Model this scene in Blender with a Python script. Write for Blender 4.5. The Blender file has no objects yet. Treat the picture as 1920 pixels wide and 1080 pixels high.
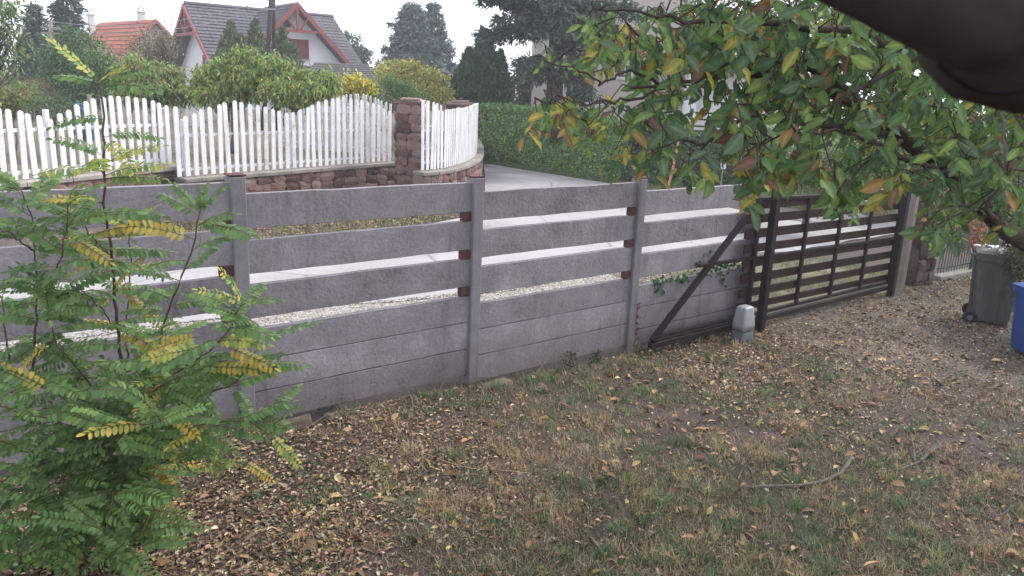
import bpy, math, random
import numpy as np
from mathutils import Vector, Matrix, Euler
random.seed(7); rng = np.random.default_rng(7)
SC = bpy.context.scene; COL = SC.collection
# ------------------------------------------------------------------ camera, world, sun, exposure
FPX, PITCH, ROLL, ZC = 1472.1, .2518, .0426, 3.07
cp, sp, cr, sr = math.cos(PITCH), math.sin(PITCH), math.cos(ROLL), math.sin(ROLL)
cam = bpy.data.cameras.new('camera'); camo = bpy.data.objects.new('camera', cam); COL.objects.link(camo)
cam.sensor_width = 36; cam.lens = FPX / 1920 * 36; cam.clip_start = .03; cam.clip_end = 2000
fw = Vector((0, cp, -sp)); up0 = Vector((0, sp, cp)); rt0 = Vector((1, 0, 0))
rt = rt0 * cr - up0 * -sr * -1 if False else rt0 * cr + up0 * sr
upv = up0 * cr - rt0 * sr
camo.matrix_world = Matrix(((rt.x, upv.x, -fw.x, 0), (rt.y, upv.y, -fw.y, 0), (rt.z, upv.z, -fw.z, ZC), (0, 0, 0, 1)))
cam.dof.use_dof = True; cam.dof.focus_distance = 8.0
cam.dof.aperture_fstop = cam.lens / 2.4          # a 2.4 mm wide opening
SC.camera = camo
SC.view_settings.view_transform = 'Standard'; SC.view_settings.look = 'None'
SC.view_settings.exposure = 1.34; SC.view_settings.gamma = 1.0; SC.view_settings.use_curve_mapping = False
SC.render.engine = 'CYCLES'
SUN_EL, SUN_AZ = math.radians(46), math.radians(58)      # azimuth from +Y towards +X (beyond the fence)
world = bpy.data.worlds.new('World'); SC.world = world; world.use_nodes = True
wn = world.node_tree; wn.nodes.clear()
sky = wn.nodes.new('ShaderNodeTexSky'); sky.sky_type = 'NISHITA'; sky.sun_disc = False
sky.sun_elevation = SUN_EL; sky.sun_rotation = SUN_AZ
sky.air_density = 1.2; sky.dust_density = 3.0
hsv = wn.nodes.new('ShaderNodeHueSaturation'); hsv.inputs['Saturation'].default_value = .32
mixw = wn.nodes.new('ShaderNodeMixRGB'); mixw.inputs[0].default_value = .6
mixw.inputs[2].default_value = (5.65, 5.75, 6.7, 1)        # even thin cloud
bg = wn.nodes.new('ShaderNodeBackground'); bg.inputs['Strength'].default_value = .15
wo = wn.nodes.new('ShaderNodeOutputWorld')
wn.links.new(sky.outputs[0], hsv.inputs['Color']); wn.links.new(hsv.outputs[0], mixw.inputs[1])
wn.links.new(mixw.outputs[0], bg.inputs[0]); wn.links.new(bg.outputs[0], wo.inputs[0])
sl = bpy.data.lights.new('sun', 'SUN'); sl.energy = 1.5; sl.angle = math.radians(10); sl.color = (1, .95, .88)
so = bpy.data.objects.new('sun', sl); COL.objects.link(so)
sd = Vector((math.sin(SUN_AZ) * math.cos(SUN_EL), math.cos(SUN_AZ) * math.cos(SUN_EL), math.sin(SUN_EL)))
so.rotation_euler = sd.to_track_quat('Z', 'Y').to_euler(); so.location = (0, 0, 30)
HAZE = .0018

# ------------------------------------------------------------------ pixel ray helpers (photo pixels -> real places)
def ray(x, y):
    a = (x - 960) / FPX; b = (540 - y) / FPX
    r = a * cr - b * sr; u = a * sr + b * cr
    return np.array([r, cp + u * sp, -sp + u * cp])
C0 = np.array([0, 0, ZC])
def onz(x, y, z=0.): d = ray(x, y); return C0 + d * ((z - ZC) / d[2])
def aty(x, y, Y): d = ray(x, y); return C0 + d * (Y / d[1])
AN = .6742; OX, OY = -2.352, 6.5615; ca, sa = math.cos(AN), math.sin(AN)
def P(t, n, z=0.): return np.array([OX + ca * t - sa * n, OY + sa * t + ca * n, z])
def TN(x, y): return (x - OX) * ca + (y - OY) * sa, -(x - OX) * sa + (y - OY) * ca
def vnoise(x, y, seed=0):
    x = np.asarray(x, float); y = np.asarray(y, float)
    xi = np.floor(x).astype(np.int64); yi = np.floor(y).astype(np.int64); fx = x - xi; fy = y - yi
    fx = fx * fx * (3 - 2 * fx); fy = fy * fy * (3 - 2 * fy)
    def h(a, b):
        n = (a * 374761393 + b * 668265263 + seed * 974711) & 0xffffffff
        n = ((n ^ (n >> 13)) * 1274126177) & 0xffffffff
        return ((n ^ (n >> 16)) & 0xffff) / 65535.
    return (h(xi, yi) * (1 - fx) + h(xi + 1, yi) * fx) * (1 - fy) + (h(xi, yi + 1) * (1 - fx) + h(xi + 1, yi + 1) * fx) * fy
def fbm(x, y, s=0): return (vnoise(x, y, s) * .5 + vnoise(x * 2.1, y * 2.1, s + 1) * .3 + vnoise(x * 4.3, y * 4.3, s + 2) * .2)
def G(x, y, rough=True):
    x = np.asarray(x, float); y = np.asarray(y, float)
    t = (x - OX) * ca + (y - OY) * sa; n = -(x - OX) * sa + (y - OY) * ca
    zt = np.interp(t, [-12, -3, 0, 5, 11, 14, 22], [.3, .1, -.02, -.22, -.22, -.36, -.45])
    w = np.clip((n - 3.4) / 6., 0, 1); w = w * w * (3 - 2 * w)
    z = zt * (1 - w)
    if rough:
        nr = np.clip((1.2 - n) / 1., 0, 1)
        z = z + nr * .05 * (fbm(x * .9, y * .9, 5) - .5) + nr * .03 * (fbm(x * 4, y * 4, 9) - .5)
        # washed-out hollow under the fence foot
        hx = P(.55, -.12); d2 = ((x - hx[0]) / .30) ** 2 + ((y - hx[1]) / .22) ** 2
        z = z - .13 * np.exp(-d2)
    return z
def ong(x, y):
    z = 0.
    for _ in range(6): p = onz(x, y, z); z = float(G(p[0], p[1], False))
    return onz(x, y, z)

# ------------------------------------------------------------------ materials
MATS = {}
def new_mat(name):
    m = bpy.data.materials.new(name); m.use_nodes = True; nt = m.node_tree
    b = nt.nodes['Principled BSDF']; MATS[name] = m; return m, nt, b
def N(nt, t, **k):
    n = nt.nodes.new(t)
    for a, v in k.items():
        if hasattr(n, a): setattr(n, a, v)
    return n
def ramp(nt, fac, stops):
    r = N(nt, 'ShaderNodeValToRGB'); e = r.color_ramp.elements
    while len(e) < len(stops): e.new(.5)
    for i, (p, c) in enumerate(stops): e[i].position = p; e[i].color = (*c, 1)
    nt.links.new(fac, r.inputs[0]); return r.outputs[0]
def noise(nt, vec, scale, detail=4, rough=.6, sx=None):
    n = N(nt, 'ShaderNodeTexNoise'); n.inputs['Scale'].default_value = scale
    n.inputs['Detail'].default_value = detail; n.inputs['Roughness'].default_value = rough
    if sx:
        mp = N(nt, 'ShaderNodeMapping'); mp.inputs['Scale'].default_value = sx
        nt.links.new(vec, mp.inputs[0]); vec = mp.outputs[0]
    nt.links.new(vec, n.inputs['Vector']); return n.outputs['Fac']
def surf(name, cols, rough=.85, s1=1.5, s2=40, bump=.3, bdist=.01, rand=0., metal=0., sx=None, spec=.3):
    """two-scale noise between the colours in cols, fine relief, optional per-object variation"""
    m, nt, b = new_mat(name); g = N(nt, 'ShaderNodeNewGeometry'); v = g.outputs['Position']
    a = noise(nt, v, s1, 5, .65, sx); c = noise(nt, v, s2, 3, .7, sx)
    mm = N(nt, 'ShaderNodeMath', operation='MULTIPLY_ADD'); mm.inputs[1].default_value = .45
    nt.links.new(c, mm.inputs[0])
    m2 = N(nt, 'ShaderNodeMath', operation='MULTIPLY_ADD'); m2.inputs[1].default_value = .75
    nt.links.new(a, m2.inputs[0]); nt.links.new(mm.outputs[0], m2.inputs[2]); mm.inputs[2].default_value = -.1
    fac = m2.outputs[0]
    if rand:
        oi = N(nt, 'ShaderNodeObjectInfo'); m3 = N(nt, 'ShaderNodeMath', operation='MULTIPLY_ADD')
        m3.inputs[1].default_value = rand; nt.links.new(oi.outputs['Random'], m3.inputs[0])
        m4 = N(nt, 'ShaderNodeMath', operation='SUBTRACT'); nt.links.new(fac, m3.inputs[2])
        nt.links.new(m3.outputs[0], m4.inputs[0]); m4.inputs[1].default_value = rand / 2; fac = m4.outputs[0]
    k = len(cols); st = [(.25 + .5 * i / (k - 1), cols[i]) for i in range(k)]
    nt.links.new(ramp(nt, fac, st), b.inputs['Base Color'])
    b.inputs['Roughness'].default_value = rough; b.inputs['Metallic'].default_value = metal
    b.inputs['Specular IOR Level'].default_value = spec
    if bump:
        bp = N(nt, 'ShaderNodeBump'); bp.inputs['Strength'].default_value = bump; bp.inputs['Distance'].default_value = bdist
        nt.links.new(c, bp.inputs['Height']); nt.links.new(bp.outputs[0], b.inputs['Normal'])
    return m
def leafmat(name, trans=.35, rough=.55, vein=False):
    """colour from the mesh's own leaf colours; thin leaves let light through"""
    m, nt, b = new_mat(name)
    at = N(nt, 'ShaderNodeAttribute'); at.attribute_name = 'leaf_colour'
    src = at.outputs['Color']
    g = N(nt, 'ShaderNodeNewGeometry'); nz = noise(nt, g.outputs['Position'], 35, 3)
    hs = N(nt, 'ShaderNodeHueSaturation'); mr = N(nt, 'ShaderNodeMapRange'); mr.inputs['To Min'].default_value = .75; mr.inputs['To Max'].default_value = 1.25
    nt.links.new(nz, mr.inputs[0]); nt.links.new(mr.outputs[0], hs.inputs['Value']); nt.links.new(src, hs.inputs['Color']); src = hs.outputs[0]
    nt.links.new(src, b.inputs['Base Color']); b.inputs['Roughness'].default_value = rough; b.inputs['Specular IOR Level'].default_value = .35
    tr = N(nt, 'ShaderNodeBsdfTranslucent'); nt.links.new(src, tr.inputs[0])
    mx = N(nt, 'ShaderNodeMixShader'); mx.inputs[0].default_value = trans
    out = nt.nodes['Material Output']
    nt.links.new(b.outputs[0], mx.inputs[1]); nt.links.new(tr.outputs[0], mx.inputs[2]); nt.links.new(mx.outputs[0], out.inputs[0])
    return m
def plain(name, c, rough=.6, metal=0., spec=.4, var=.12, scale=8): 
    return surf(name, [tuple(x * (1 - var * 1.6) for x in c), c, tuple(min(1, x * (1 + var)) for x in c)], rough, scale, scale * 12, .08, .003, 0, metal, None, spec)

M = MATS
surf('soil', [(.034, .025, .023), (.066, .049, .043), (.105, .08, .068)], .95, 1.3, 30, .9, .03)
surf('garden_soil', [(.06, .06, .038), (.11, .10, .065), (.18, .155, .11)], .95, .8, 12, .6, .04)
surf('road_concrete', [(.15, .145, .14), (.26, .25, .25), (.31, .30, .305), (.37, .36, .365)], .9, .5, 22, .7, .01)
surf('drive_concrete', [(.035, .027, .021), (.08, .064, .052), (.14, .118, .098)], .9, 1.2, 45, .6, .008)
surf('asphalt', [(.16, .16, .17), (.21, .21, .22)], .9, 1, 40, .5, .006)
surf('plank_concrete', [(.115, .106, .116), (.195, .180, .196), (.245, .227, .246), (.33, .308, .33)], .93, 2.6, 30, 1.0, .008, .16)
surf('post_concrete', [(.13, .125, .137), (.19, .184, .20), (.25, .242, .26)], .93, 3, 60, .5, .004, .12)
def weather(m, lo=-.25, hi=.45, dirt=(.085, .06, .042), amt=.75):
    nt = m.node_tree; b = nt.nodes['Principled BSDF']; src = b.inputs['Base Color'].links[0].from_socket
    g = N(nt, 'ShaderNodeNewGeometry'); sx = N(nt, 'ShaderNodeSeparateXYZ'); nt.links.new(g.outputs['Position'], sx.inputs[0])
    mr = N(nt, 'ShaderNodeMapRange'); mr.inputs[1].default_value = lo; mr.inputs[2].default_value = hi; mr.inputs[3].default_value = 1; mr.inputs[4].default_value = 0; nt.links.new(sx.outputs[2], mr.inputs[0])
    nz = noise(nt, g.outputs['Position'], 3.2, 6, .75, (1, 1, .45)); mm = N(nt, 'ShaderNodeMath', operation='MULTIPLY'); nt.links.new(mr.outputs[0], mm.inputs[0]); nt.links.new(nz, mm.inputs[1])
    m2 = N(nt, 'ShaderNodeMath', operation='MULTIPLY'); m2.inputs[1].default_value = amt * 1.7; m2.use_clamp = True; nt.links.new(mm.outputs[0], m2.inputs[0])
    mx = N(nt, 'ShaderNodeMixRGB'); mx.inputs[2].default_value = (*dirt, 1); nt.links.new(m2.outputs[0], mx.inputs[0]); nt.links.new(src, mx.inputs[1])
    st = noise(nt, g.outputs['Position'], 7, 4, .6, (1, 1, .07)); cr_ = ramp(nt, st, [(.56, (1, 1, 1)), (.72, (.62, .60, .58))]); m3 = N(nt, 'ShaderNodeMixRGB', blend_type='MULTIPLY'); m3.inputs[0].default_value = .7
    nt.links.new(mx.outputs[0], m3.inputs[1]); nt.links.new(cr_, m3.inputs[2]); nt.links.new(m3.outputs[0], b.inputs['Base Color'])
weather(M['plank_concrete']); weather(M['post_concrete'])
surf('rubble', [(.07, .05, .04), (.13, .10, .08), (.20, .16, .13)], .95, 6, 40, .8, .01)
surf('bin_weathered', [(.025, .024, .022), (.055, .052, .048), (.085, .08, .072), (.14, .13, .12)], .85, 7, 50, .6, .006, 0, 0, (1, 1, .18))
surf('clay_red', [(.05, .022, .024), (.095, .040, .042), (.14, .07, .065)], .9, 6, 60, .5, .003)
surf('coping', [(.20, .185, .16), (.31, .285, .25), (.40, .375, .34)], .95, 2, 40, .5, .006)
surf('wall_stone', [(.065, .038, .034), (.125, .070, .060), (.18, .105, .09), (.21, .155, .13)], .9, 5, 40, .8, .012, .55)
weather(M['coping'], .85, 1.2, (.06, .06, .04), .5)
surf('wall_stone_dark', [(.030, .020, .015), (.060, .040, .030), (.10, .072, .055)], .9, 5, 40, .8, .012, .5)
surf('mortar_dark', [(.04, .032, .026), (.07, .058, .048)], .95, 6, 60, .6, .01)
surf('mortar', [(.13, .11, .10), (.22, .19, .17)], .95, 6, 60, .6, .01)
surf('brown_paint', [(.022, .011, .010), (.036, .019, .017), (.052, .030, .026)], .75, 5, 50, .3, .002, .25, 0, None, .12)
surf('dark_steel', [(.012, .009, .010), (.020, .015, .016), (.032, .024, .024)], .7, 6, 50, .2, .002, 0, 0, None, .15)
surf('white_paint', [(.36, .35, .33), (.58, .58, .58), (.64, .64, .65), (.68, .68, .69)], .65, 3, 26, .3, .003, .22)
surf('bark_dark', [(.035, .026, .022), (.065, .050, .042), (.11, .09, .08)], .95, 9, 60, .9, .01, 0, 0, (1, 1, .3))
surf('bark_grey', [(.06, .05, .045), (.12, .105, .095), (.18, .16, .15)], .95, 9, 60, .9, .01, 0, 0, (1, 1, .3))
surf('stem_brown', [(.05, .032, .026), (.09, .06, .045), (.13, .10, .07)], .8, 12, 90, .4, .002)
surf('straw', [(.28, .22, .13), (.40, .33, .22)], .8, 20, 90, .2, .001)
plain('cover_grey', (.25, .26, .285), .45); plain('base_grey', (.10, .105, .12), .5)
plain('bin_dark', (.035, .038, .038), .55, scale=5); plain('bin_blue', (.012, .05, .20), .45, scale=5)
plain('label_white', (.62, .63, .66), .6); plain('rubber', (.012, .012, .012), .8)
surf('render_white', [(.70, .70, .72), (.80, .80, .82), (.84, .84, .86)], .9, .6, 20, .2, .004)
surf('render_cream', [(.36, .32, .29), (.44, .40, .365), (.50, .46, .42)], .92, .5, 22, .25, .004)
surf('roof_grey', [(.055, .052, .060), (.095, .088, .10), (.13, .122, .135)], .8, .8, 14, .4, .01)
surf('roof_red', [(.22, .065, .04), (.33, .105, .06), (.40, .15, .09)], .8, .8, 14, .4, .01)
plain('trim_red', (.24, .055, .05), .6); plain('shutter_red', (.17, .035, .035), .6)
plain('shutter_green', (.018, .055, .055), .55); plain('rail_green', (.02, .06, .05), .5)
plain('glass_dark', (.03, .035, .045), .08, spec=.8, var=.02); plain('chimney', (.55, .54, .52), .9)
plain('timber_pole', (.055, .042, .038), .85); plain('tarp_blue', (.03, .10, .32), .6)
plain('stake', (.42, .20, .09), .7); plain('wood_post', (.30, .26, .20), .9)
surf('hood', [(.032, .027, .024), (.050, .043, .038), (.075, .066, .060)], .95, 8, 60, .1, .001, spec=.05)
surf('gravel', [(.20, .18, .15), (.38, .36, .33), (.50, .48, .45)], .95, 8, 60, .9, .02)
leafmat('leaf', .45); leafmat('leaf_thick', .12, .6); leafmat('litter', .05, .85); leafmat('needle', .10, .7)
m = M['road_concrete']; nt = m.node_tree; b = nt.nodes['Principled BSDF']; src = b.inputs['Base Color'].links[0].from_socket
g = N(nt, 'ShaderNodeNewGeometry'); wv_ = N(nt, 'ShaderNodeMixRGB'); wv_.inputs[0].default_value = .12; nzc = N(nt, 'ShaderNodeTexNoise'); nzc.inputs['Scale'].default_value = 1.2; nt.links.new(g.outputs['Position'], nzc.inputs['Vector']); nt.links.new(g.outputs['Position'], wv_.inputs[1]); nt.links.new(nzc.outputs['Color'], wv_.inputs[2])
vr = N(nt, 'ShaderNodeTexVoronoi', feature='DISTANCE_TO_EDGE'); vr.inputs['Scale'].default_value = .34; nt.links.new(wv_.outputs[0], vr.inputs['Vector'])
cr_ = ramp(nt, vr.outputs['Distance'], [(.002, (.62, .60, .58)), (.008, (1, 1, 1))]); mxr = N(nt, 'ShaderNodeMixRGB', blend_type='MULTIPLY'); mxr.inputs[0].default_value = 1; nt.links.new(src, mxr.inputs[1]); nt.links.new(cr_, mxr.inputs[2]); nt.links.new(mxr.outputs[0], b.inputs['Base Color'])
plain('cable', (.012, .011, .011), .95, spec=.02); plain('ceramic', (.7, .7, .7), .3)

# ------------------------------------------------------------------ object helpers
WL = {}
def wl(o): return WL.get(o.name, Vector((0, 0, 0))) if o else Vector((0, 0, 0))
def tag(o, label=None, cat=None, group=None, kind=None):
    if label: o['label'] = label
    if cat: o['category'] = cat
    if group: o['group'] = group
    if kind: o['kind'] = kind
    return o
def thing(name, loc, label, cat, group=None):
    o = bpy.data.objects.new(name, None); COL.objects.link(o); o.location = loc; WL[o.name] = Vector(loc)
    o.empty_display_size = .1
    return tag(o, label, cat, group)
def link(name, me, parent=None, loc=(0, 0, 0), rot=None, scale=None):
    o = bpy.data.objects.new(name, me); COL.objects.link(o)
    if parent: o.parent = parent
    o.location = Vector(loc) - wl(parent); WL[o.name] = Vector(loc)
    if rot is not None: o.rotation_euler = rot
    if scale is not None: o.scale = scale
    return o
class MB:
    def __init__(s): s.v = []; s.f = []; s.c = []
    def box(s, c, sz, ax=None, bev=0., col=None):
        """box centre c, full sizes sz, axes ax=(u,v,w)"""
        u, v, w = [np.array(a, float) for a in (ax or ((1, 0, 0), (0, 1, 0), (0, 0, 1)))]
        c = np.array(c, float); h = np.array(sz, float) / 2; b = min(bev, *(h * .49)) if bev else 0
        n = len(s.v)
        if not b:
            for i in (-1, 1):
                for j in (-1, 1):
                    for k in (-1, 1): s.v.append(c + u * h[0] * i + v * h[1] * j + w * h[2] * k)
            s.f += [tuple(n + q for q in f) for f in ((0, 1, 3, 2), (4, 6, 7, 5), (0, 4, 5, 1), (2, 3, 7, 6), (0, 2, 6, 4), (1, 5, 7, 3))]
        else:
            idx = {}
            for i in (-1, 1):
                for j in (-1, 1):
                    for k in (-1, 1):
                        for a in range(3):
                            hh = [h[0] - b, h[1] - b, h[2] - b]; hh[a] = h[a]
                            idx[i, j, k, a] = len(s.v); s.v.append(c + u * hh[0] * i + v * hh[1] * j + w * hh[2] * k)
            I = lambda i, j, k, a: idx[i, j, k, a]
            for i in (-1, 1):
                s.f.append((I(i, -1, -1, 0), I(i, 1, -1, 0), I(i, 1, 1, 0), I(i, -1, 1, 0))[::i])
                s.f.append((I(-1, i, -1, 1), I(-1, i, 1, 1), I(1, i, 1, 1), I(1, i, -1, 1))[::i])
                s.f.append((I(-1, -1, i, 2), I(1, -1, i, 2), I(1, 1, i, 2), I(-1, 1, i, 2))[::i])
                for j in (-1, 1):
                    s.f.append((I(i, j, -1, 0), I(i, j, 1, 0), I(i, j, 1, 1), I(i, j, -1, 1)))
                    s.f.append((I(i, -1, j, 0), I(i, 1, j, 0), I(i, 1, j, 2), I(i, -1, j, 2)))
                    s.f.append((I(-1, i, j, 1), I(1, i, j, 1), I(1, i, j, 2), I(-1, i, j, 2)))
                    for k in (-1, 1): s.f.append((I(i, j, k, 0), I(i, j, k, 1), I(i, j, k, 2)))
        if col is not None: s.c += [col] * (len(s.v) - n)
        return s
    def bar(s, a, b, w, h, up=(0, 0, 1), bev=0.):
        a = np.array(a, float); b = np.array(b, float); d = b - a; L = np.linalg.norm(d); d /= L
        v = np.cross(up, d); v /= np.linalg.norm(v) + 1e-9; k = np.cross(d, v)
        return s.box((a + b) / 2, (L, w, h), (d, v, k), bev)
    def tube(s, pts, rad, n=6, cap=True, col=None):
        pts = [np.array(p, float) for p in pts]; m = len(pts); base = len(s.v)
        if np.isscalar(rad): rad = [rad] * m
        for i, p in enumerate(pts):
            d = pts[min(i + 1, m - 1)] - pts[max(i - 1, 0)]; d /= np.linalg.norm(d) + 1e-9
            a = np.cross(d, (0, 0, 1.)) if abs(d[2]) < .9 else np.cross(d, (1., 0, 0)); a /= np.linalg.norm(a); b = np.cross(d, a)
            for k in range(n):
                t = 2 * math.pi * k / n; s.v.append(p + rad[i] * (a * math.cos(t) + b * math.sin(t)))
        for i in range(m - 1):
            for k in range(n):
                q = base + i * n + k; r = base + i * n + (k + 1) % n; s.f.append((q, q + n, r + n, r))
        if cap: s.f.append(tuple(range(base, base + n))); s.f.append(tuple(range(base + (m - 1) * n, base + m * n))[::-1])
        if col is not None: s.c += [col] * (len(s.v) - base)
        return s
    def poly(s, pts): n = len(s.v); s.v += [np.array(p, float) for p in pts]; s.f.append(tuple(range(n, n + len(pts)))); return s
    def prism(s, pts, ext):
        """planar outline pts extruded by vector ext"""
        n = len(s.v); k = len(pts); e = np.array(ext, float); s.v += [np.array(p, float) for p in pts] + [np.array(p, float) + e for p in pts]
        s.f.append(tuple(range(n, n + k))[::-1]); s.f.append(tuple(range(n + k, n + 2 * k)))
        for i in range(k): j = (i + 1) % k; s.f.append((n + i, n + j, n + k + j, n + k + i))
        return s
    def mesh(s, name, mat, smooth=False, org=(0, 0, 0)):
        me = bpy.data.meshes.new(name); o = np.array(org, float)
        me.from_pydata([tuple(p - o) for p in s.v], [], s.f); me.materials.append(M[mat])
        if s.c and len(s.c) == len(s.v):
            a = me.color_attributes.new('leaf_colour', 'FLOAT_COLOR', 'POINT')
            a.data.foreach_set('color', np.array([(*c[:3], 1) for c in s.c], dtype=np.float32).ravel())
        if smooth: me.polygons.foreach_set('use_smooth', [True] * len(me.polygons))
        me.update(); return me
    def build(s, name, mat, parent=None, smooth=False, loc=None):
        l = Vector(loc) if loc is not None else wl(parent)
        return link(name, s.mesh(name, mat, smooth, l), parent, l)
def npmesh(name, V, F, mat, C=None, org=(0, 0, 0), smooth=False):
    """V (n,3), F (m,k) numpy -> mesh, fast"""
    me = bpy.data.meshes.new(name); V = np.asarray(V, np.float32) - np.array(org, np.float32); F = np.asarray(F, np.int32); k = F.shape[1]
    me.vertices.add(len(V)); me.vertices.foreach_set('co', V.ravel())
    me.loops.add(F.size); me.loops.foreach_set('vertex_index', F.ravel())
    me.polygons.add(len(F)); me.polygons.foreach_set('loop_start', np.arange(len(F), dtype=np.int32) * k)
    me.materials.append(M[mat])
    if C is not None:
        a = me.color_attributes.new('leaf_colour', 'FLOAT_COLOR', 'POINT')
        a.data.foreach_set('color', np.concatenate([C, np.ones((len(C), 1))], 1).astype(np.float32).ravel())
    if smooth: me.polygons.foreach_set('use_smooth', np.ones(len(F), bool))
    me.update(calc_edges=True); me.validate(); return me
def unit(a): return a / (np.linalg.norm(a, axis=-1, keepdims=True) + 1e-9)
def leafcloud(Pp, D, Nn, L, W, cols, fold=.18, shape='leaf'):
    """one small folded leaf per point: Pp base, D direction, Nn normal, L,W sizes, cols (n,3)"""
    n = len(Pp); D = unit(D); S = unit(np.cross(D, Nn)); U = unit(np.cross(S, D))
    L = np.broadcast_to(L, n)[:, None]; W = np.broadcast_to(W, n)[:, None]
    if shape == 'leaf':   # 6 points: base, right, right2, tip, left2, left -> 2 quads folded on the midrib
        pts = [Pp, Pp + D * L * .35 + S * W * .5 + U * W * fold, Pp + D * L * .75 + S * W * .36 + U * W * fold * .6, Pp + D * L - U * L * .08,
               Pp + D * L * .75 - S * W * .36 + U * W * fold * .6, Pp + D * L * .35 - S * W * .5 + U * W * fold]
        V = np.stack(pts, 1).reshape(-1, 3); b = np.arange(n)[:, None] * 6
        F = np.concatenate([b + np.array([[0, 1, 2, 3]]), b + np.array([[0, 3, 4, 5]])]); C = np.repeat(cols, 6, 0)
    else:                 # blade: thin quad-ish triangle bent once
        pts = [Pp - S * W * .5, Pp + S * W * .5, Pp + D * L * .55 + S * W * .35, Pp + D * L * .55 - S * W * .35, Pp + D * L - U * L * .22]
        V = np.stack(pts, 1).reshape(-1, 3); b = np.arange(n)[:, None] * 5
        F = np.concatenate([b + np.array([[0, 1, 2, 3]]), b + np.array([[3, 2, 4, 4]])])
        F2 = b + np.array([[3, 2, 4]]); Fq = b + np.array([[0, 1, 2, 3]])
        # triangles only, to keep one face size
        F = np.concatenate([b + np.array([[0, 1, 2]]), b + np.array([[0, 2, 3]]), F2]); C = np.repeat(cols, 5, 0)
    return V, F, C
def pick(cols, n, jit=.18):
    cols = np.array(cols, float); w = cols[:, 3] / cols[:, 3].sum() if cols.shape[1] > 3 else None
    c = cols[rng.choice(len(cols), n, p=w), :3]; return np.clip(c * (1 + jit * rng.normal(size=(n, 1))) * (1 + .06 * rng.normal(size=(n, 3))), .003, .9)
def sph(n): return unit(rng.normal(size=(n, 3)))

# ------------------------------------------------------------------ ground, road, verges
def grid_sheet(name, x0, x1, y0, y1, step, mat, zf, keep=None, kind='structure'):
    xs = np.arange(x0, x1 + step / 2, step); ys = np.arange(y0, y1 + step / 2, step)
    X, Y = np.meshgrid(xs, ys); Z = zf(X, Y); nx, ny = len(xs), len(ys)
    V = np.stack([X.ravel(), Y.ravel(), Z.ravel()], 1); i = (np.arange(ny - 1)[:, None] * nx + np.arange(nx - 1)[None]).ravel()
    o = link(name, npmesh(name, V, np.stack([i, i + 1, i + nx + 1, i + nx], 1), mat, smooth=True)); return tag(o, kind=kind)
# one sheet: a fine middle with a coarse surround sharing the same height field
def nonuni(a): return np.array(sorted(set(np.round(a, 4))))
xs = nonuni(np.concatenate([np.linspace(-180, -12, 12), np.arange(-12, 14.01, .12), np.linspace(14, 180, 14)]))
ys = nonuni(np.concatenate([np.linspace(-40, -1, 5), np.arange(-1, 15.01, .12), np.arange(15, 40, .8), np.linspace(40, 300, 10)]))
X, Y = np.meshgrid(xs, ys); Z = G(X, Y); nx = len(xs); i = (np.arange(len(ys) - 1)[:, None] * nx + np.arange(nx - 1)[None]).ravel()
tag(link('ground', npmesh('ground', np.stack([X.ravel(), Y.ravel(), Z.ravel()], 1), np.stack([i, i + 1, i + nx + 1, i + nx], 1), 'soil', smooth=True)),
    'brown bare soil of the yard and its surroundings under dry leaves', None, None, 'structure')
def resample(pl, k):
    pl = np.array(pl, float); d = np.r_[0, np.cumsum(np.linalg.norm(np.diff(pl, axis=0), axis=1))]; s = np.linspace(0, d[-1], k)
    return np.stack([np.interp(s, d, pl[:, j]) for j in range(pl.shape[1])], 1)
def loft(name, A, B, mat, zf, lift, k=80, m=24, label=None, kind='structure', param=None, edge=0.):
    A = resample(A, k) if param is None else param(A, k); B = resample(B, k) if param is None else param(B, k)
    w = np.linspace(0, 1, m)[:, None, None]; Q = A[None] * (1 - w) + B[None] * w
    Z = zf(Q[..., 0], Q[..., 1]) + lift; V = np.concatenate([Q[..., :2], Z[..., None]], 2).reshape(-1, 3)
    if edge: V.reshape(m, k, 3)[0, :, 2] -= edge; V.reshape(m, k, 3)[1, :, 2] -= edge * .1; V.reshape(m, k, 3)[:, -1, 2] -= edge
    i = (np.arange(m - 1)[:, None] * k + np.arange(k - 1)[None]).ravel()
    o = link(name, npmesh(name, V, np.stack([i, i + 1, i + k + 1, i + k], 1), mat, smooth=True)); tag(o, label, None, None, kind); return o
GR = lambda x, y: G(x, y, False)
g2 = lambda x, y, z=0: tuple(onz(x, y, z)[:2])
near = [P(t, 3.35 + .12 * math.sin(t * .8))[:2] for t in (-14, -10, -6, -3, 0, 3, 6, 9, 12, 15, 18, 21, 24, 30, 40)]
far = [P(-14, 7.6)[:2], P(-6, 7.6)[:2], P(0, 7.5)[:2], g2(500, 476, -.05), g2(700, 443, -.05), g2(878, 411, -.05), g2(909, 360), g2(909, 325), g2(907, 308), g2(926, 309), g2(1000, 321), g2(1090, 337), g2(1200, 354),
       g2(1330, 386, -.1), g2(1475, 403, -.1), P(24, 7.4)[:2], P(40, 7.4)[:2]]
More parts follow.
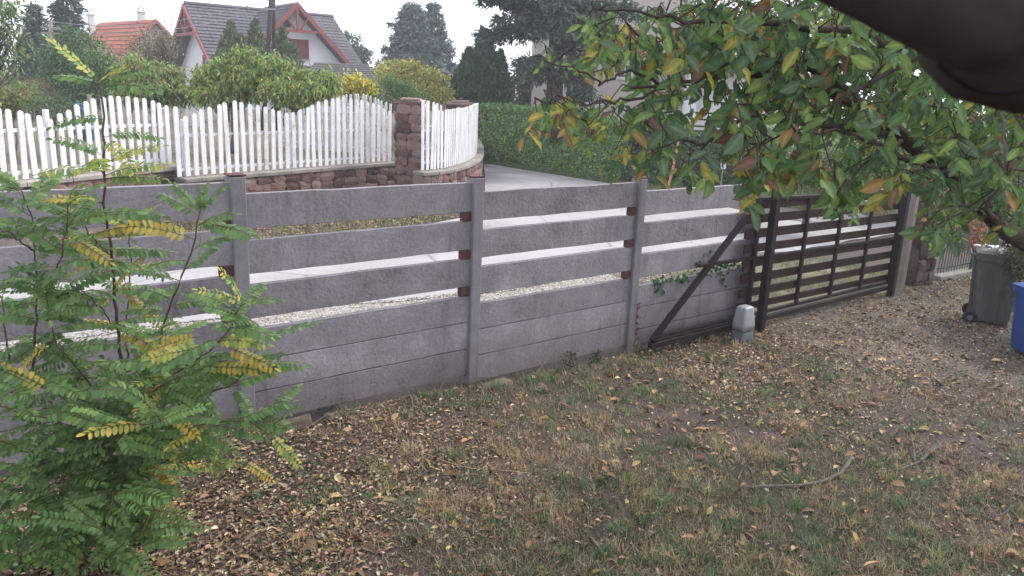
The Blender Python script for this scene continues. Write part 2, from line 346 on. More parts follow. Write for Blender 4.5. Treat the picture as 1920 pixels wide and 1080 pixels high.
# match parameters by hand so the quads fan out into the side drive
def fan_pairs():
    ta = [-14, -6, 0, 3.2, 6, 8, 9.5, 10, 10.5, 11.2, 12.5, 14, 15.5, 17.5, 19.5, 24, 40]
    A, B = [], []
    for a0, a1, b0, b1 in zip(ta[:-1], ta[1:], far[:-1], far[1:]):
        for w in np.linspace(0, 1, 9)[:-1]:
            t = a0 + (a1 - a0) * w; A.append(P(t, 3.35 + .10 * math.sin(t * .8) + .05 * math.sin(t * 3.1))[:2]); B.append(np.array(b0) * (1 - w) + np.array(b1) * w)
    return np.array(A), np.array(B)
A_, B_ = fan_pairs()
loft('road', A_, B_, 'road_concrete', GR, .03, m=26, label='pale worn concrete road beyond the grey fence', param=lambda a, k: a, k=len(A_))
loft('gravel_strip', [P(t, 2.35 + .1 * math.sin(t))[:2] for t in np.arange(-12, 12.5, .5)], [P(t, 3.5)[:2] for t in np.arange(-12, 12.5, .5)], 'gravel', GR, .016, label='gravel shoulder along the near edge of the road')
loft('driveway', [P(7.6, -.1)[:2], P(13.2, -.1)[:2]], [P(7.9, 3.5)[:2], P(13.8, 3.5)[:2]], 'garden_soil', GR, .018, label='earth and gravel crossing outside the sliding gate')
loft('driveway_apron', [P(7.0 + .12 * math.sin(q * 2.3) + .18 * max(0, q - 1.2) ** 1.5 + .07 * math.sin(q * 6.1), -.05 - q)[:2] for q in np.arange(0, 4.6, .12)], [P(13.9, -.05 - q)[:2] for q in np.arange(0, 4.6, .12)], 'drive_concrete', G, .012, label='dirty concrete drive inside the gate, strewn with leaves', edge=.045)

# retaining wall lines (top edge of coping)
WA = [onz(-420, 392, 1.12), onz(47, 341, 1.12), onz(343, 310, 1.12)]
WB = [onz(346, 335, .9), onz(600, 315, .9), onz(745, 304, .9), onz(793, 303, .9) * [1, 1, 1]]
WB[3] = WB[2] + (WB[2] - WB[1]) / np.linalg.norm(WB[2] - WB[1]) * .7
WC = [onz(793, 323, .9), onz(822, 321, .9), onz(850, 317, .9), onz(872, 311, .9), onz(890, 304, .9), onz(901, 296, .9), onz(905, 287, .9), onz(905, 278, .9)]
# raised garden behind the wall
gf = [WA[0], WA[1], WA[2], WB[0], WB[1], WB[2], WC[3] + [-.3, .3, 0], WC[7] + [-.4, 0, 0]]
gb = [np.array(p) for p in ((-60, 60, 1), (-50, 90, 1), (-42, 110, 1), (-30, 110, 1), (-20, 110, 1), (-12, 100, 1), (-6, 80, 1), (-2.6, 60, 1))]
loft('garden_ground', np.array(gf)[:, :2] + [0, .05], np.array(gb)[:, :2], 'garden_soil', lambda x, y: .80 + .04 * fbm(x, y, 3) + np.clip((y - 24) * .012, 0, .5), 0, 90, 60, 'dry garden ground behind the white picket fence')

# ------------------------------------------------------------------ concrete plank fence
U3 = np.array([ca, sa, 0]); V3 = np.array([-sa, ca, 0]); Z3 = np.array([0, 0, 1.])
AX = (U3, V3, Z3)
BL, GAP, SL = 2.4685, .0987, .30
def bay_drop(i): return {-2: -.2, -1: -.1, 0: 0, 1: .1019, 2: .215}.get(i, .215)
fence = thing('concrete_fence', tuple(P(0, 0, -.05)), 'long grey fence of horizontal concrete planks between concrete posts', 'fence')
for i in range(-2, 3):
    zt = 2.096 - bay_drop(i)
    for k in range(6):
        z1 = zt - k * SL - min(k, 3) * GAP; z0 = z1 - SL + (.006 if k > 3 or k == 3 else 0)
        if k >= 3: z1 -= .004
        mb = MB(); L = BL - .11; x0 = i * BL + .055
        # slightly uneven plank: several cross-sections along the length
        ns = 9; b0 = len(mb.v); jt = [random.gauss(0, .0022) for _ in range(ns)]; jb = [random.gauss(0, .0022) for _ in range(ns)]
        for q in range(ns):
            t = x0 + L * q / (ns - 1); th = .029; e = .004
            prof = [(-th, z0 + e), (-th + e, z0), (th - e, z0), (th, z0 + e), (th, z1 - e), (th - e, z1), (-th + e, z1), (-th, z1 - e)]
            for nn, z in prof: mb.v.append(P(t, nn, z + (jt[q] if z > (z0 + z1) / 2 else jb[q])))
        for q in range(ns - 1):
            for r in range(8): a = b0 + q * 8 + r; b = b0 + q * 8 + (r + 1) % 8; mb.f.append((a, b, b + 8, a + 8))
        mb.f.append(tuple(range(b0, b0 + 8))[::-1]); mb.f.append(tuple(range(b0 + (ns - 1) * 8, b0 + ns * 8)))
        mb.build('concrete_plank', 'plank_concrete', fence)
    for k in range(3):   # red clay spacers in the gaps, at the right end of each bay
        z = zt - (k + 1) * SL - k * GAP - GAP / 2
        if i >= 2 and k == 2: continue
        MB().box(P((i + 1) * BL - .115, -.006, z), (.115 if k else .10, .075, GAP - .004), AX, .006).build('clay_spacer', 'clay_red', fence)
for i in range(-1, 4):
    zt = 2.096 - bay_drop(i - 1) + .05 - (.03 if i == 3 else 0); zb = float(G(*P(i * BL, 0)[:2], False)) - .3
    mb = MB(); mb.box(P(i * BL, -.035, (zt + zb) / 2), (.125, .085, zt - zb), AX, .008); mb.box(P(i * BL, .045, (zt + zb) / 2 - .002), (.125, .07, zt - zb - .004), AX, .008)
    mb.build('post', 'post_concrete', fence)
    MB().box(P(i * BL, 0, zt + .012), (.14, .15, .014), AX, .006).build('post_cap', 'clay_red', fence)
for (t, n, w, d, h, z) in ((2.72, -.12, .42, .2, .08, -.165), (.1, -.04, 1.0, .14, .12, -.09), (.95, -.04, .4, .14, .08, -.12)):
    mb = MB(); c = P(t, n, z); b0 = len(mb.v); mb.box(c, (w, d, h), AX, .03)
    for q in range(b0, len(mb.v)): mb.v[q] = mb.v[q] + np.array([random.gauss(0, .012) for _ in range(3)])
    mb.build('footing', 'rubble', fence)

# ------------------------------------------------------------------ sliding gate, guide posts, opener
gz = lambda t: 1.705 - .022 * (t - 7.6)       # top of the gate
gate = thing('sliding_gate', tuple(P(9.4, -.2, -.15)), 'dark brown sliding gate of horizontal boards with a long diagonal brace', 'gate')
gb0, gb1, gn = 7.3, 11.3, -.20
def gbox(name, a, b, w, h, mat, n=gn, up=None, bev=.004): MB().bar(a, b, w, h, up if up is not None else Z3, bev).build(name, mat, gate)
gbox('top_rail', P(6.98, gn, gz(6.98) - .02), P(gb1, gn, gz(gb1) - .02), .06, .045, 'dark_steel')
zb = -.125
gbox('bottom_rail', P(5.15, gn - .01, zb + .035), P(gb1 + .05, gn - .01, zb + .035), .07, .07, 'dark_steel')
gbox('track_rail', P(5.2, gn + .002, zb + .13), P(gb1, gn + .002, zb + .13), .05, .05, 'dark_steel')
gbox('middle_rail', P(5.98, gn - .012, .875), P(gb1, gn - .012, .80), .04, .045, 'dark_steel')
for t in (7.18, 8.42, 9.37, 10.31, 11.27): gbox('upright', P(t, gn - .014, zb + .155), P(t, gn - .014, gz(t) - .045), .045 if t > 7.2 else .05, .06, 'dark_steel', up=U3)
gbox('diagonal_brace', P(5.17, gn - .02, zb + .10), P(7.12, gn - .02, gz(7.1) - .05), .07, .065, 'dark_steel')
# boards: z of centre and height, measured at t=8
for zc, h in ((1.60, .115), (1.405, .125), (1.195, .13), (.985, .12), (.775, .13), (.545, .125), (.335, .12), (.135, .105)):
    for a, b in ((7.0, gb1),):
        d = (gz(gb1) - gz(8)) * .6
        MB().bar(P(6.98, gn + .022, zc + .01), P(b, gn + .022, zc + d), .022, h, Z3, .003).build('board', 'brown_paint', gate)
def steel_post(t, n, w, zt, label, dz=-.3):
    c = P(t, n, 0); o = thing('guide_post', (c[0], c[1], -.22), label, 'post', 'dark steel guide posts of the gate')
    MB().box((c[0], c[1], (zt + dz) / 2), (w, w, zt - dz), AX, .006).build('shaft', 'dark_steel', o)
    MB().box((c[0], c[1], zt + .006), (w + .012, w + .012, .012), AX, .003).build('cap', 'cover_grey', o)
steel_post(7.37, -.33, .105, 1.87, 'thick dark steel post at the left end of the slatted gate')
steel_post(11.22, -.31, .10, 1.665, 'dark steel post at the right end of the gate by the concrete post')
op = thing('gate_opener', tuple(P(6.75, -.45, -.2)), 'pale grey plastic gate opener box standing at the foot of the black post', 'gate motor')
mb = MB(); b0 = len(mb.v)
def taper(mb, c, s0, s1, z0, z1, k=6, r=.3):
    rings = []
    for z, s, in ((z0, s0), (z0 + (z1 - z0) * .25, tuple(a * .985 + b * .015 for a, b in zip(s0, s1))), (z0 + (z1 - z0) * .88, s1), (z0 + (z1 - z0) * .96, (s1[0] * .93, s1[1] * .93)), (z1, (s1[0] * .72, s1[1] * .72))):
        ring = []
        for q in range(24):
            a = 2 * math.pi * (q + .5) / 24; x = math.copysign(abs(math.cos(a)) ** r, math.cos(a)); y = math.copysign(abs(math.sin(a)) ** r, math.sin(a))
            ring.append(len(mb.v)); mb.v.append(np.array([c[0], c[1], z]) + U3 * x * s[0] / 2 + V3 * y * s[1] / 2)
        rings.append(ring)
    for A, B in zip(rings[:-1], rings[1:]):
        for q in range(24): mb.f.append((A[q], A[(q + 1) % 24], B[(q + 1) % 24], B[q]))
    mb.f.append(tuple(rings[0])[::-1]); mb.f.append(tuple(rings[-1]))
c = P(6.78, -.45); taper(mb, c, (.26, .22), (.21, .17), -.06, .27); mb.build('cover', 'cover_grey', op, True)
mb = MB(); taper(mb, c, (.27, .23), (.25, .21), -.26, -.07); mb.build('base', 'base_grey', op, True)

# ------------------------------------------------------------------ stones and masonry
def rock_mesh(name, mat, seed, round_=.62, jit=.085):
    r = random.Random(seed); bm_v = {}; mb = MB(); k = 3
    def vid(p):
        key = tuple(p)
        if key not in bm_v:
            q = np.array(p, float) / (k - 1) * 2 - 1; l = np.linalg.norm(q)
            q = q * (1 - round_) + q / l * round_ * 1.38
            q = q + np.array([r.gauss(0, jit) for _ in range(3)]); bm_v[key] = len(mb.v); mb.v.append(q * .5)
        return bm_v[key]
    for ax in range(3):
        for side in (0, k - 1):
            for a in range(k - 1):
                for b in range(k - 1):
                    qs = []
                    for da, db in ((0, 0), (1, 0), (1, 1), (0, 1)):
                        p = [0, 0, 0]; p[ax] = side; p[(ax + 1) % 3] = a + da; p[(ax + 2) % 3] = b + db; qs.append(vid(p))
                    mb.f.append(tuple(qs) if side else tuple(qs[::-1]))
    return mb.mesh(name, mat, False)
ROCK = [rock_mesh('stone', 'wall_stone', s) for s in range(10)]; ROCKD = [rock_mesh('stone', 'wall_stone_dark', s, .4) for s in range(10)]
def stones_line(parent, A, B, z0, z1, rows, w0, w1, depth=.16, rnd=random, first=0, rocks=None):
    A = np.array(A, float); B = np.array(B, float); d = (B - A)[:2]; L = np.linalg.norm(d); d /= L; an = math.atan2(d[1], d[0]); nrm = np.array([d[1], -d[0]])
    rh = (z1 - z0) / rows
    for r in range(first, rows):
        s = -rnd.random() * .1; s = 0
        while s < L - .04:
            w = min(rnd.uniform(w0, w1), L - s)
            if L - s - w < w0 * .6: w = L - s
            pc = A[:2] + d * (s + w / 2) + nrm * rnd.uniform(-.01, .02)
            h = rh * rnd.uniform(.85, 1.22)
            link('stone', rnd.choice(rocks or ROCK), parent, (pc[0], pc[1], z0 + rh * (r + .5) + rnd.uniform(-.03, .03)),
                 Euler((rnd.gauss(0, .04), rnd.gauss(0, .05), an + rnd.gauss(0, .05)), 'XYZ'), (w * .98, depth, h * .98))
            s += w
def wall_run(pts, ztop, z0, label, rows, w0=.26, w1=.52, name='stone_wall', first=0, slab=.09, over=.05, thick=.34):
    o = thing(name, (pts[0][0], pts[0][1], z0), label, 'wall')
    core = MB(); cop = []
    for A, B in zip(pts[:-1], pts[1:]):
        A = np.array(A, float); B = np.array(B, float); d = (B - A); d[2] = 0; L = np.linalg.norm(d); d /= L; nb = np.array([-d[1], d[0], 0])
        mid = (A + B) / 2; mid = mid + nb * (thick / 2 + .02)
        core.box((mid[0], mid[1], (z0 + ztop - slab) / 2), (L + .01, thick - .04, ztop - slab - z0), (d, nb, Z3))
        stones_line(o, A + nb * .06, B + nb * .06, z0, ztop - slab, rows, w0, w1, .14, random, first)
        ks = max(1, round(L / 1.0))
        for q in range(ks):
            a = A + d * L * q / ks; b = A + d * L * (q + 1) / ks - d * .006; m = (a + b) / 2 + nb * (thick / 2)
            mb = MB(); mb.box((m[0], m[1], ztop - slab / 2 + .001 * (q % 2)), (np.linalg.norm(b - a), thick + over * 2, slab), (d, nb, Z3), .012); mb.build('coping_slab', 'coping', o)
    core.build('mortar_core', 'mortar', o); return o
zof = lambda p, dz=0: [p[0], p[1], 0]
wall_run([WA[0], WA[1], WA[2]], 1.12, .0, 'raised left stretch of the red stone retaining wall under white pickets', 4, first=1)
wall_run([WB[0], WB[1], WB[2]], .9, .0, 'long middle stretch of the red stone retaining wall left of the stone pillar', 4, first=1)
wall_run(WC[:7], .9, -.05, 'short curved end of the stone retaining wall beside the side drive', 4, .18, .36)
wall_run([WC[6], WC[6] + [-.15, 3, 0], WC[6] + [-.5, 7, 0]], .9, -.05, 'stone retaining wall running back along the side drive', 3, .3, .5)
def pillar(x0, x1, ytop, D, zb, label, rows, thick=None, cap='coping'):
    a = aty(x0, ytop, D); b = aty(x1, ytop, D); w = b[0] - a[0]; zt = a[2]; th = thick or w * .9
    cx, cy = (a[0] + b[0]) / 2, D + th / 2
    o = thing('stone_pillar', (cx, cy, zb), label, 'pillar'); ztp = zt - .12
    MB().box((cx, cy, (zb + ztp) / 2), (w - .12, th - .12, ztp - zb)).build('mortar_core', 'mortar', o)
    c = [(cx - w / 2 + .05, cy - th / 2 + .05), (cx + w / 2 - .05, cy - th / 2 + .05), (cx + w / 2 - .05, cy + th / 2 - .05), (cx - w / 2 + .05, cy + th / 2 - .05)]
    for q in (0, 1, 3): stones_line(o, (*c[q], 0), (*c[(q + 1) % 4], 0), zb, ztp, rows, .2, .42, .15)
    mb = MB(); mb.box((cx, cy, ztp + .05), (w + .06, th + .06, .10), None, .03)
    for q in range(len(mb.v)): mb.v[q] = mb.v[q] + np.array([random.gauss(0, .012) for _ in range(3)])
    mb.build('cap_stone', 'wall_stone', o)
    b0 = len(mb.v); mb = MB(); mb.box((cx, cy, ztp + .13), (w * .7, th * .7, .06), None, .025)
    for q in range(len(mb.v)): mb.v[q] = mb.v[q] + np.array([random.gauss(0, .01) for _ in range(3)])
    mb.build('cap_stone', 'wall_stone', o)
    return o
pillar(741, 792, 186, 20.7, .0, 'red stone pillar standing between two runs of white pickets', 11, .62)
pillar(838, 885, 190, 26.0, .0, 'darker stone pillar half hidden behind the curved white pickets', 9, .7)

# ------------------------------------------------------------------ white picket fences
def picket(parent, b, zt, w=.10, d=(1, 0, 0), th=.024, front=0.):
    d = np.array(d, float); d[2] = 0; d /= np.linalg.norm(d); n = np.array([d[1], -d[0], 0]); b = np.array(b, float) + n * front
    r = w / 2; pts = []
    for x, z in [(-r, b[2]), (r, b[2])] + [(r * math.cos(a), zt - r + r * math.sin(a)) for a in np.linspace(0, math.pi, 8)]:
        pts.append(np.array([b[0], b[1], z]) + d * x - n * th / 2)
    mb = MB(); mb.prism(pts, n * th)
    l = random.gauss(0, .016)
    for q in range(len(mb.v)): mb.v[q] = mb.v[q] + d * (mb.v[q][2] - b[2]) * l
    return mb.build('picket', 'white_paint', parent, loc=(b[0], b[1], b[2]))
def pxline(pts): pts = np.array(pts, float); return lambda x: np.interp(x, pts[:, 0], pts[:, 1])
def fence_run(o, path, tops, x0, x1, step, zbase, wid=.105, setback=.17, postx=(), railz=(.16, .80), D0=None):
    """pickets along a ground path (world xy), top heights read at photo column"""
    path = resample(np.array(path)[:, :2], 400); seg = np.r_[0, np.cumsum(np.linalg.norm(np.diff(path, axis=0), axis=1))]
    def px(p): 
        dx, dy = p[0], p[1]; z = zbase - ZC; dd = dy * cp - z * sp; u = dy * sp + z * cp; return 960 + FPX * (dx * cr + u * sr) / dd
    tf = pxline(tops); s = 0; line = []; 
    while s < seg[-1]:
        p = np.array([np.interp(s, seg, path[:, 0]), np.interp(s, seg, path[:, 1])]); q = np.array([np.interp(s + .05, seg, path[:, 0]), np.interp(s + .05, seg, path[:, 1])])
        d = q - p; l = np.linalg.norm(d)
        if l < 1e-6: break
        d /= l; n = np.array([-d[1], d[0]]); x = px(p)
        if x0 <= x <= x1:
            b = np.array([p[0] + n[0] * setback, p[1] + n[1] * setback, zbase]); zt = aty(x, tf(x), b[1])[2]
            line.append((b, (d[0], d[1], 0), zt)); picket(o, b + [0, 0, .03 + random.uniform(-.008, .008)], zt + random.gauss(0, .008), wid, (d[0], d[1], 0))
        s += step
    for rz in railz:
        mb = MB(); pts = [b + [0, 0, zbase * 0 + rz] + np.array([-d[1], d[0], 0]) * .035 for b, d, zt in line]
        for a, c in zip(pts[::3], pts[3::3]): mb.bar(a, c, .03, .06)
        if len(pts) > 3: mb.bar(pts[-3], pts[-1], .03, .06)
        mb.build('rail', 'white_paint', o)
    for xp in postx:
        b, d, zt = min(line, key=lambda e: abs(px(e[0][:2]) - xp)); n = np.array([-d[1], d[0], 0]); c = b + n * .09
        MB().box((c[0], c[1], zbase + .6), (.09, .07, 1.2), (np.array(d), n, Z3), .006).build('fence_post', 'white_paint', o)
    return line
TA = [(-420, 215), (-200, 190), (0, 204), (30, 205), (60, 208), (80, 213), (100, 217), (118, 223), (128, 219), (140, 212), (158, 202), (178, 193), (197, 187), (215, 183), (233, 179), (252, 180), (270, 182), (290, 184), (308, 190), (327, 196), (345, 204)]
o = thing('picket_fence', (WA[1][0], WA[1][1], 1.12), 'left run of white round-topped pickets on the raised wall', 'fence', 'white picket fence runs')
fence_run(o, [WA[0], WA[1], WA[2]], TA, -200, 343, .198, 1.12, postx=(-60, 110, 341), railz=(.14, .86))
TB = [(346, 200), (352, 202), (363, 220), (382, 212), (400, 203), (418, 198), (436, 193), (453, 190), (470, 191), (487, 195), (505, 198), (520, 204), (538, 209), (555, 214), (572, 208), (590, 200), (608, 192), (622, 187), (638, 184), (655, 183), (672, 186), (690, 189), (705, 192), (722, 199), (745, 211)]
o = thing('picket_fence', (WB[0][0], WB[0][1], .9), 'white picket run with wavy top between the step in the wall and the pillar', 'fence', 'white picket fence runs')
fence_run(o, [WB[0], WB[1], WB[2]], TB, 345, 744, .205, .9, postx=(348, 550, 738), railz=(.16, .88))
TC = [(790, 186), (797, 187), (808, 190), (820, 193), (829, 198), (834, 208), (845, 207), (854, 205), (869, 203), (882, 202), (890, 199), (900, 195), (910, 193)]
o = thing('picket_fence', (WC[0][0], WC[0][1], .9), 'short curved run of white pickets right of the stone pillar', 'fence', 'white picket fence runs')
fence_run(o, WC[:8], TC, 794, 912, .165, .9, wid=.09, setback=.2, postx=(), railz=(.2, .62, 1.0))
o = thing('picket_fence', (-5.5, 24.4, .9), 'arched white picket gate seen behind the front pickets', 'fence', 'white picket fence runs')
fence_run(o, [aty(520, 250, 25.5), aty(640, 250, 24.6), aty(738, 250, 23.2)], [(520, 190), (557, 186), (590, 186), (625, 183), (650, 178), (668, 176), (684, 176), (700, 182), (720, 190), (738, 197)], 525, 738, .17, .85, .085, 0, (), (.2, .95))
o = thing('picket_fence', (-14.6, 33, .9), 'small far bit of white pickets behind the leafy fruit trees', 'fence', 'white picket fence runs')
fence_run(o, [aty(348, 210, 33), aty(384, 210, 32)], [(348, 192), (366, 182), (384, 194)], 345, 386, .16, .9, .1, 0, (), (.2, .7))
o = thing('picket_fence', (-4, 25, .9), 'tall white pickets between the two stone pillars', 'fence', 'white picket fence runs')
fence_run(o, [aty(772, 230, 23.4), aty(832, 230, 24.4)], [(772, 184), (782, 183), (800, 188), (815, 192), (832, 199)], 770, 834, .17, .85, .085, 0, (), (.3, .95))

# ------------------------------------------------------------------ right side by the gate
def pil2():
    a = P(12.75, .15); o = thing('stone_pillar', (a[0], a[1], -.4), 'dark brown stone pillar right of the gate under the leaves', 'pillar')
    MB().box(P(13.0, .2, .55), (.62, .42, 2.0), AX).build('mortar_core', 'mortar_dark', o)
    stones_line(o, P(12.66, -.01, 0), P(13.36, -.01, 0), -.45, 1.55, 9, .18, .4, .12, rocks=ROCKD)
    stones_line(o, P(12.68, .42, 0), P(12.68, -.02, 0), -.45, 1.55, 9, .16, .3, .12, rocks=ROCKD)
    MB().box(P(13.0, .2, 1.6), (.78, .58, .08), AX, .02).build('cap_stone', 'mortar_dark', o)
pil2()
a = P(12.15, 0); o = thing('concrete_post', (a[0], a[1], -.35), 'grey concrete post between the gate and the brown stone pillar', 'post')
MB().box(P(12.15, 0, .55), (.14, .16, 2.0), AX, .01).build('shaft', 'mortar', o)
# railing beyond the pillar
A = np.array([*onz(1752, 531, -.42)[:2], 0]); B = np.array([*onz(1900, 500, -.42)[:2], 0])
dr = (B - A) / np.linalg.norm(B - A); nr = np.array([-dr[1], dr[0], 0]); Lr = 6.5
rl = thing('iron_railing', (A[0], A[1], -.4), 'dark green iron bar railing on a low concrete kerb beyond the pillar', 'railing')
z0r = -.40
MB().box(A + dr * Lr / 2 + [0, 0, z0r + .05], (Lr, .22, .18), (dr, nr, Z3), .02).build('kerb', 'coping', rl)
for z in (z0r + .27, z0r + 1.0): MB().bar(A + [0, 0, z], A + dr * Lr + [0, 0, z], .02, .035).build('rail', 'rail_green', rl)
barm = MB().tube([(0, 0, 0), (0, 0, 1.08)], .009, 6).mesh('bar', 'rail_green')
for k in range(int(Lr / .11)): link('bar', barm, rl, tuple(A + dr * (.06 + k * .11) + [0, 0, z0r + .17]))
for s in (1.35, 4.2): MB().box(A + dr * s + nr * -.03 + [0, 0, z0r + .65], (.05, .05, 1.25), (dr, nr, Z3), .004).build('railing_post', 'rail_green', rl)
# wheelie bins
def wheelie(c, rz, body, lid, label, h=1.02, w=.55, d=.62, back=True, sticker=False, open_=0.):
    o = thing('wheeled_bin', (c[0], c[1], c[2]), label, 'bin'); R = Matrix.Rotation(rz, 3, 'Z')
    X = np.array(R @ Vector((1, 0, 0))); Y = np.array(R @ Vector((0, 1, 0))); c = np.array(c, float)
    def L(x, y, z): return c + X * x + Y * y + Z3 * z
    mb = MB(); r = .05
    def ring(w_, d_, z, yo=0):
        out = []
        for sx, sy in ((-1, -1), (1, -1), (1, 1), (-1, 1)):
            for k in range(3):
                a = math.atan2(sy, sx) - math.pi / 4 + k * math.pi / 4
                out.append(L(sx * (w_ / 2 - r) + r * math.cos(a), yo + sy * (d_ / 2 - r) + r * math.sin(a), z))
        return out
    rs = [ring(w * .8, d * .74, .06), ring(w * .82, d * .76, .12), ring(w * .96, d * .95, h * .86), ring(w * 1.04, d * 1.03, h * .865), ring(w * 1.04, d * 1.03, h * .93), ring(w * .97, d * .96, h * .93)]
    for q in rs: mb.v += q
    for i in range(len(rs) - 1):
        for k in range(12): a = i * 12 + k; b = i * 12 + (k + 1) % 12; mb.f.append((a, b, b + 12, a + 12))
    mb.f.append(tuple(range(12))[::-1]); mb.f.append(tuple(range(60, 72))); mb.build('body', body, o)
    mb = MB(); rs = [ring(w * 1.06, d * 1.08, h * .935, -.01), ring(w * 1.06, d * 1.08, h * .965, -.01), ring(w * .85, d * .85, h * 1.0), ring(w * .5, d * .5, h * 1.01)]
    for q in rs: mb.v += q
    for i in range(3):
        for k in range(12): a = i * 12 + k; b = i * 12 + (k + 1) % 12; mb.f.append((a, b, b + 12, a + 12))
    mb.f.append(tuple(range(12))[::-1]); mb.f.append(tuple(range(36, 48))); mb.build('lid', lid, o)
    MB().tube([L(-w * .42, d * .5, h * .9), L(-w * .42, d * .62, h * .93), L(w * .42, d * .62, h * .93), L(w * .42, d * .5, h * .9)], .016, 6).build('handle', body, o)
    for s in (-1, 1):
        wh = MB().tube([L(s * (w * .45), d * .42, .10), L(s * (w * .45 + .05), d * .42, .10)], .10, 18).build('wheel', 'rubber', o)
        MB().tube([L(s * (w * .45 - .01), d * .42, .10), L(s * (w * .45 + .058), d * .42, .10)], .04, 12).build('hub', 'base_grey', wh)
        MB().bar(L(s * w * .22, d * .44 + .0, .2), L(s * w * .25, d * .5 + .01, h * .84), .05, .02).build('rib', body, o)
    if sticker:
        sx, sy, sz = sticker; nrm = -X if sx < 0 else X
        mb = MB(); mb.box(L(sx, sy, sz), (.012, .15, .17), (X, Y, Z3), .003); s1 = mb.build('sticker', 'label_white', o)
        m2 = MB(); pts = [L(sx + (-.009 if sx < 0 else .009), sy + .045 * math.cos(a), sz + .02 + .045 * math.sin(a)) for a in np.linspace(0, 2 * math.pi, 17)]
        m2.tube(pts, .006, 5); m2.tube([L(sx - .009, sy - .018, sz + .005), L(sx - .009, sy, sz + .04), L(sx - .009, sy + .018, sz + .005), L(sx - .009, sy - .018, sz + .005)], .004, 4); m2.build('recycling_mark', 'base_grey', s1)
    return o
bp = ong(1856, 612)
wheelie((bp[0] + .12, bp[1] + .25, bp[2]), math.radians(62), 'bin_weathered', 'bin_weathered', 'dark weathered wheeled bin with pale litter on its lid', 1.16, .62, .66)
bq = ong(1905, 668)
wheelie((bq[0] + .28, bq[1] + .05, bq[2]), math.radians(186), 'bin_blue', 'bin_blue', 'blue wheeled bin with a white sticker cut by the right picture edge', .98, .56, .6, sticker=(.252, .08, .62))
# pale blossom and scraps lying on the bin lid
mb = MB()
for k in range(60):
    a = np.array([bp[0] + .12, bp[1] + .25, bp[2] + 1.175]) + np.array([random.uniform(-.26, .26), random.uniform(-.3, .3), random.uniform(-.02, .012)]); s = random.uniform(.03, .07); th = random.uniform(0, 6.3)
    u = np.array([math.cos(th), math.sin(th), random.uniform(-.2, .2)]) * s; v = np.array([-math.sin(th), math.cos(th), random.uniform(-.2, .3)]) * s * .6
    mb.poly([a - u, a - v, a + u, a + v + [0, 0, .012]])
tag(mb.build('paper_scraps', 'label_white'), 'pale paper scraps and petals lying on the dark bin lid', None, None, 'stuff')

# ------------------------------------------------------------------ houses
def frame(o, u):
    u = np.array([*u, 0.]); u /= np.linalg.norm(u); return np.array(o, float), u, np.array([-u[1], u[0], 0])
def roof_slab(parent, E0, E1, R0, R1, mat, courses=14, th=.16, name='roof'):
    """stepped courses of tiles from eave E0-E1 up to ridge R0-R1, with a wavy edge for every course"""
    E0, E1, R0, R1 = [np.array(p, float) for p in (E0, E1, R0, R1)]
    nrm = np.cross(E1 - E0, R0 - E0); nrm /= np.linalg.norm(nrm)
    if nrm[2] < 0: nrm = -nrm
    mb = MB(); L = np.linalg.norm(E1 - E0); k = max(4, int(L / .15))
    for c in range(courses):
        for half, lift in ((c, .055), (c + 1.06, .0)):
            w = min(half / courses, 1.)
            for q in range(k + 1):
                s = q / k; p = (E0 * (1 - s) + E1 * s) * (1 - w) + (R0 * (1 - s) + R1 * s) * w
                mb.v.append(p + nrm * (lift + th * 0 + .022 * (q % 2)))
        b = c * 2 * (k + 1)
        for q in range(k): mb.f.append((b + q, b + q + 1, b + k + 2 + q, b + k + 1 + q))
        if c:
            t = b - (k + 1)
    n0 = len(mb.v)
    for p in (E0, E1, R1, R0): mb.v.append(p + nrm * -.004)
    for p in (E0, E1, R1, R0): mb.v.append(p - nrm * th)
    mb.f += [tuple(n0 + q for q in f) for f in ((0, 1, 2, 3), (7, 6, 5, 4), (0, 4, 5, 1), (1, 5, 6, 2), (2, 6, 7, 3), (3, 7, 4, 0))]
    return mb.build(name, mat, parent)
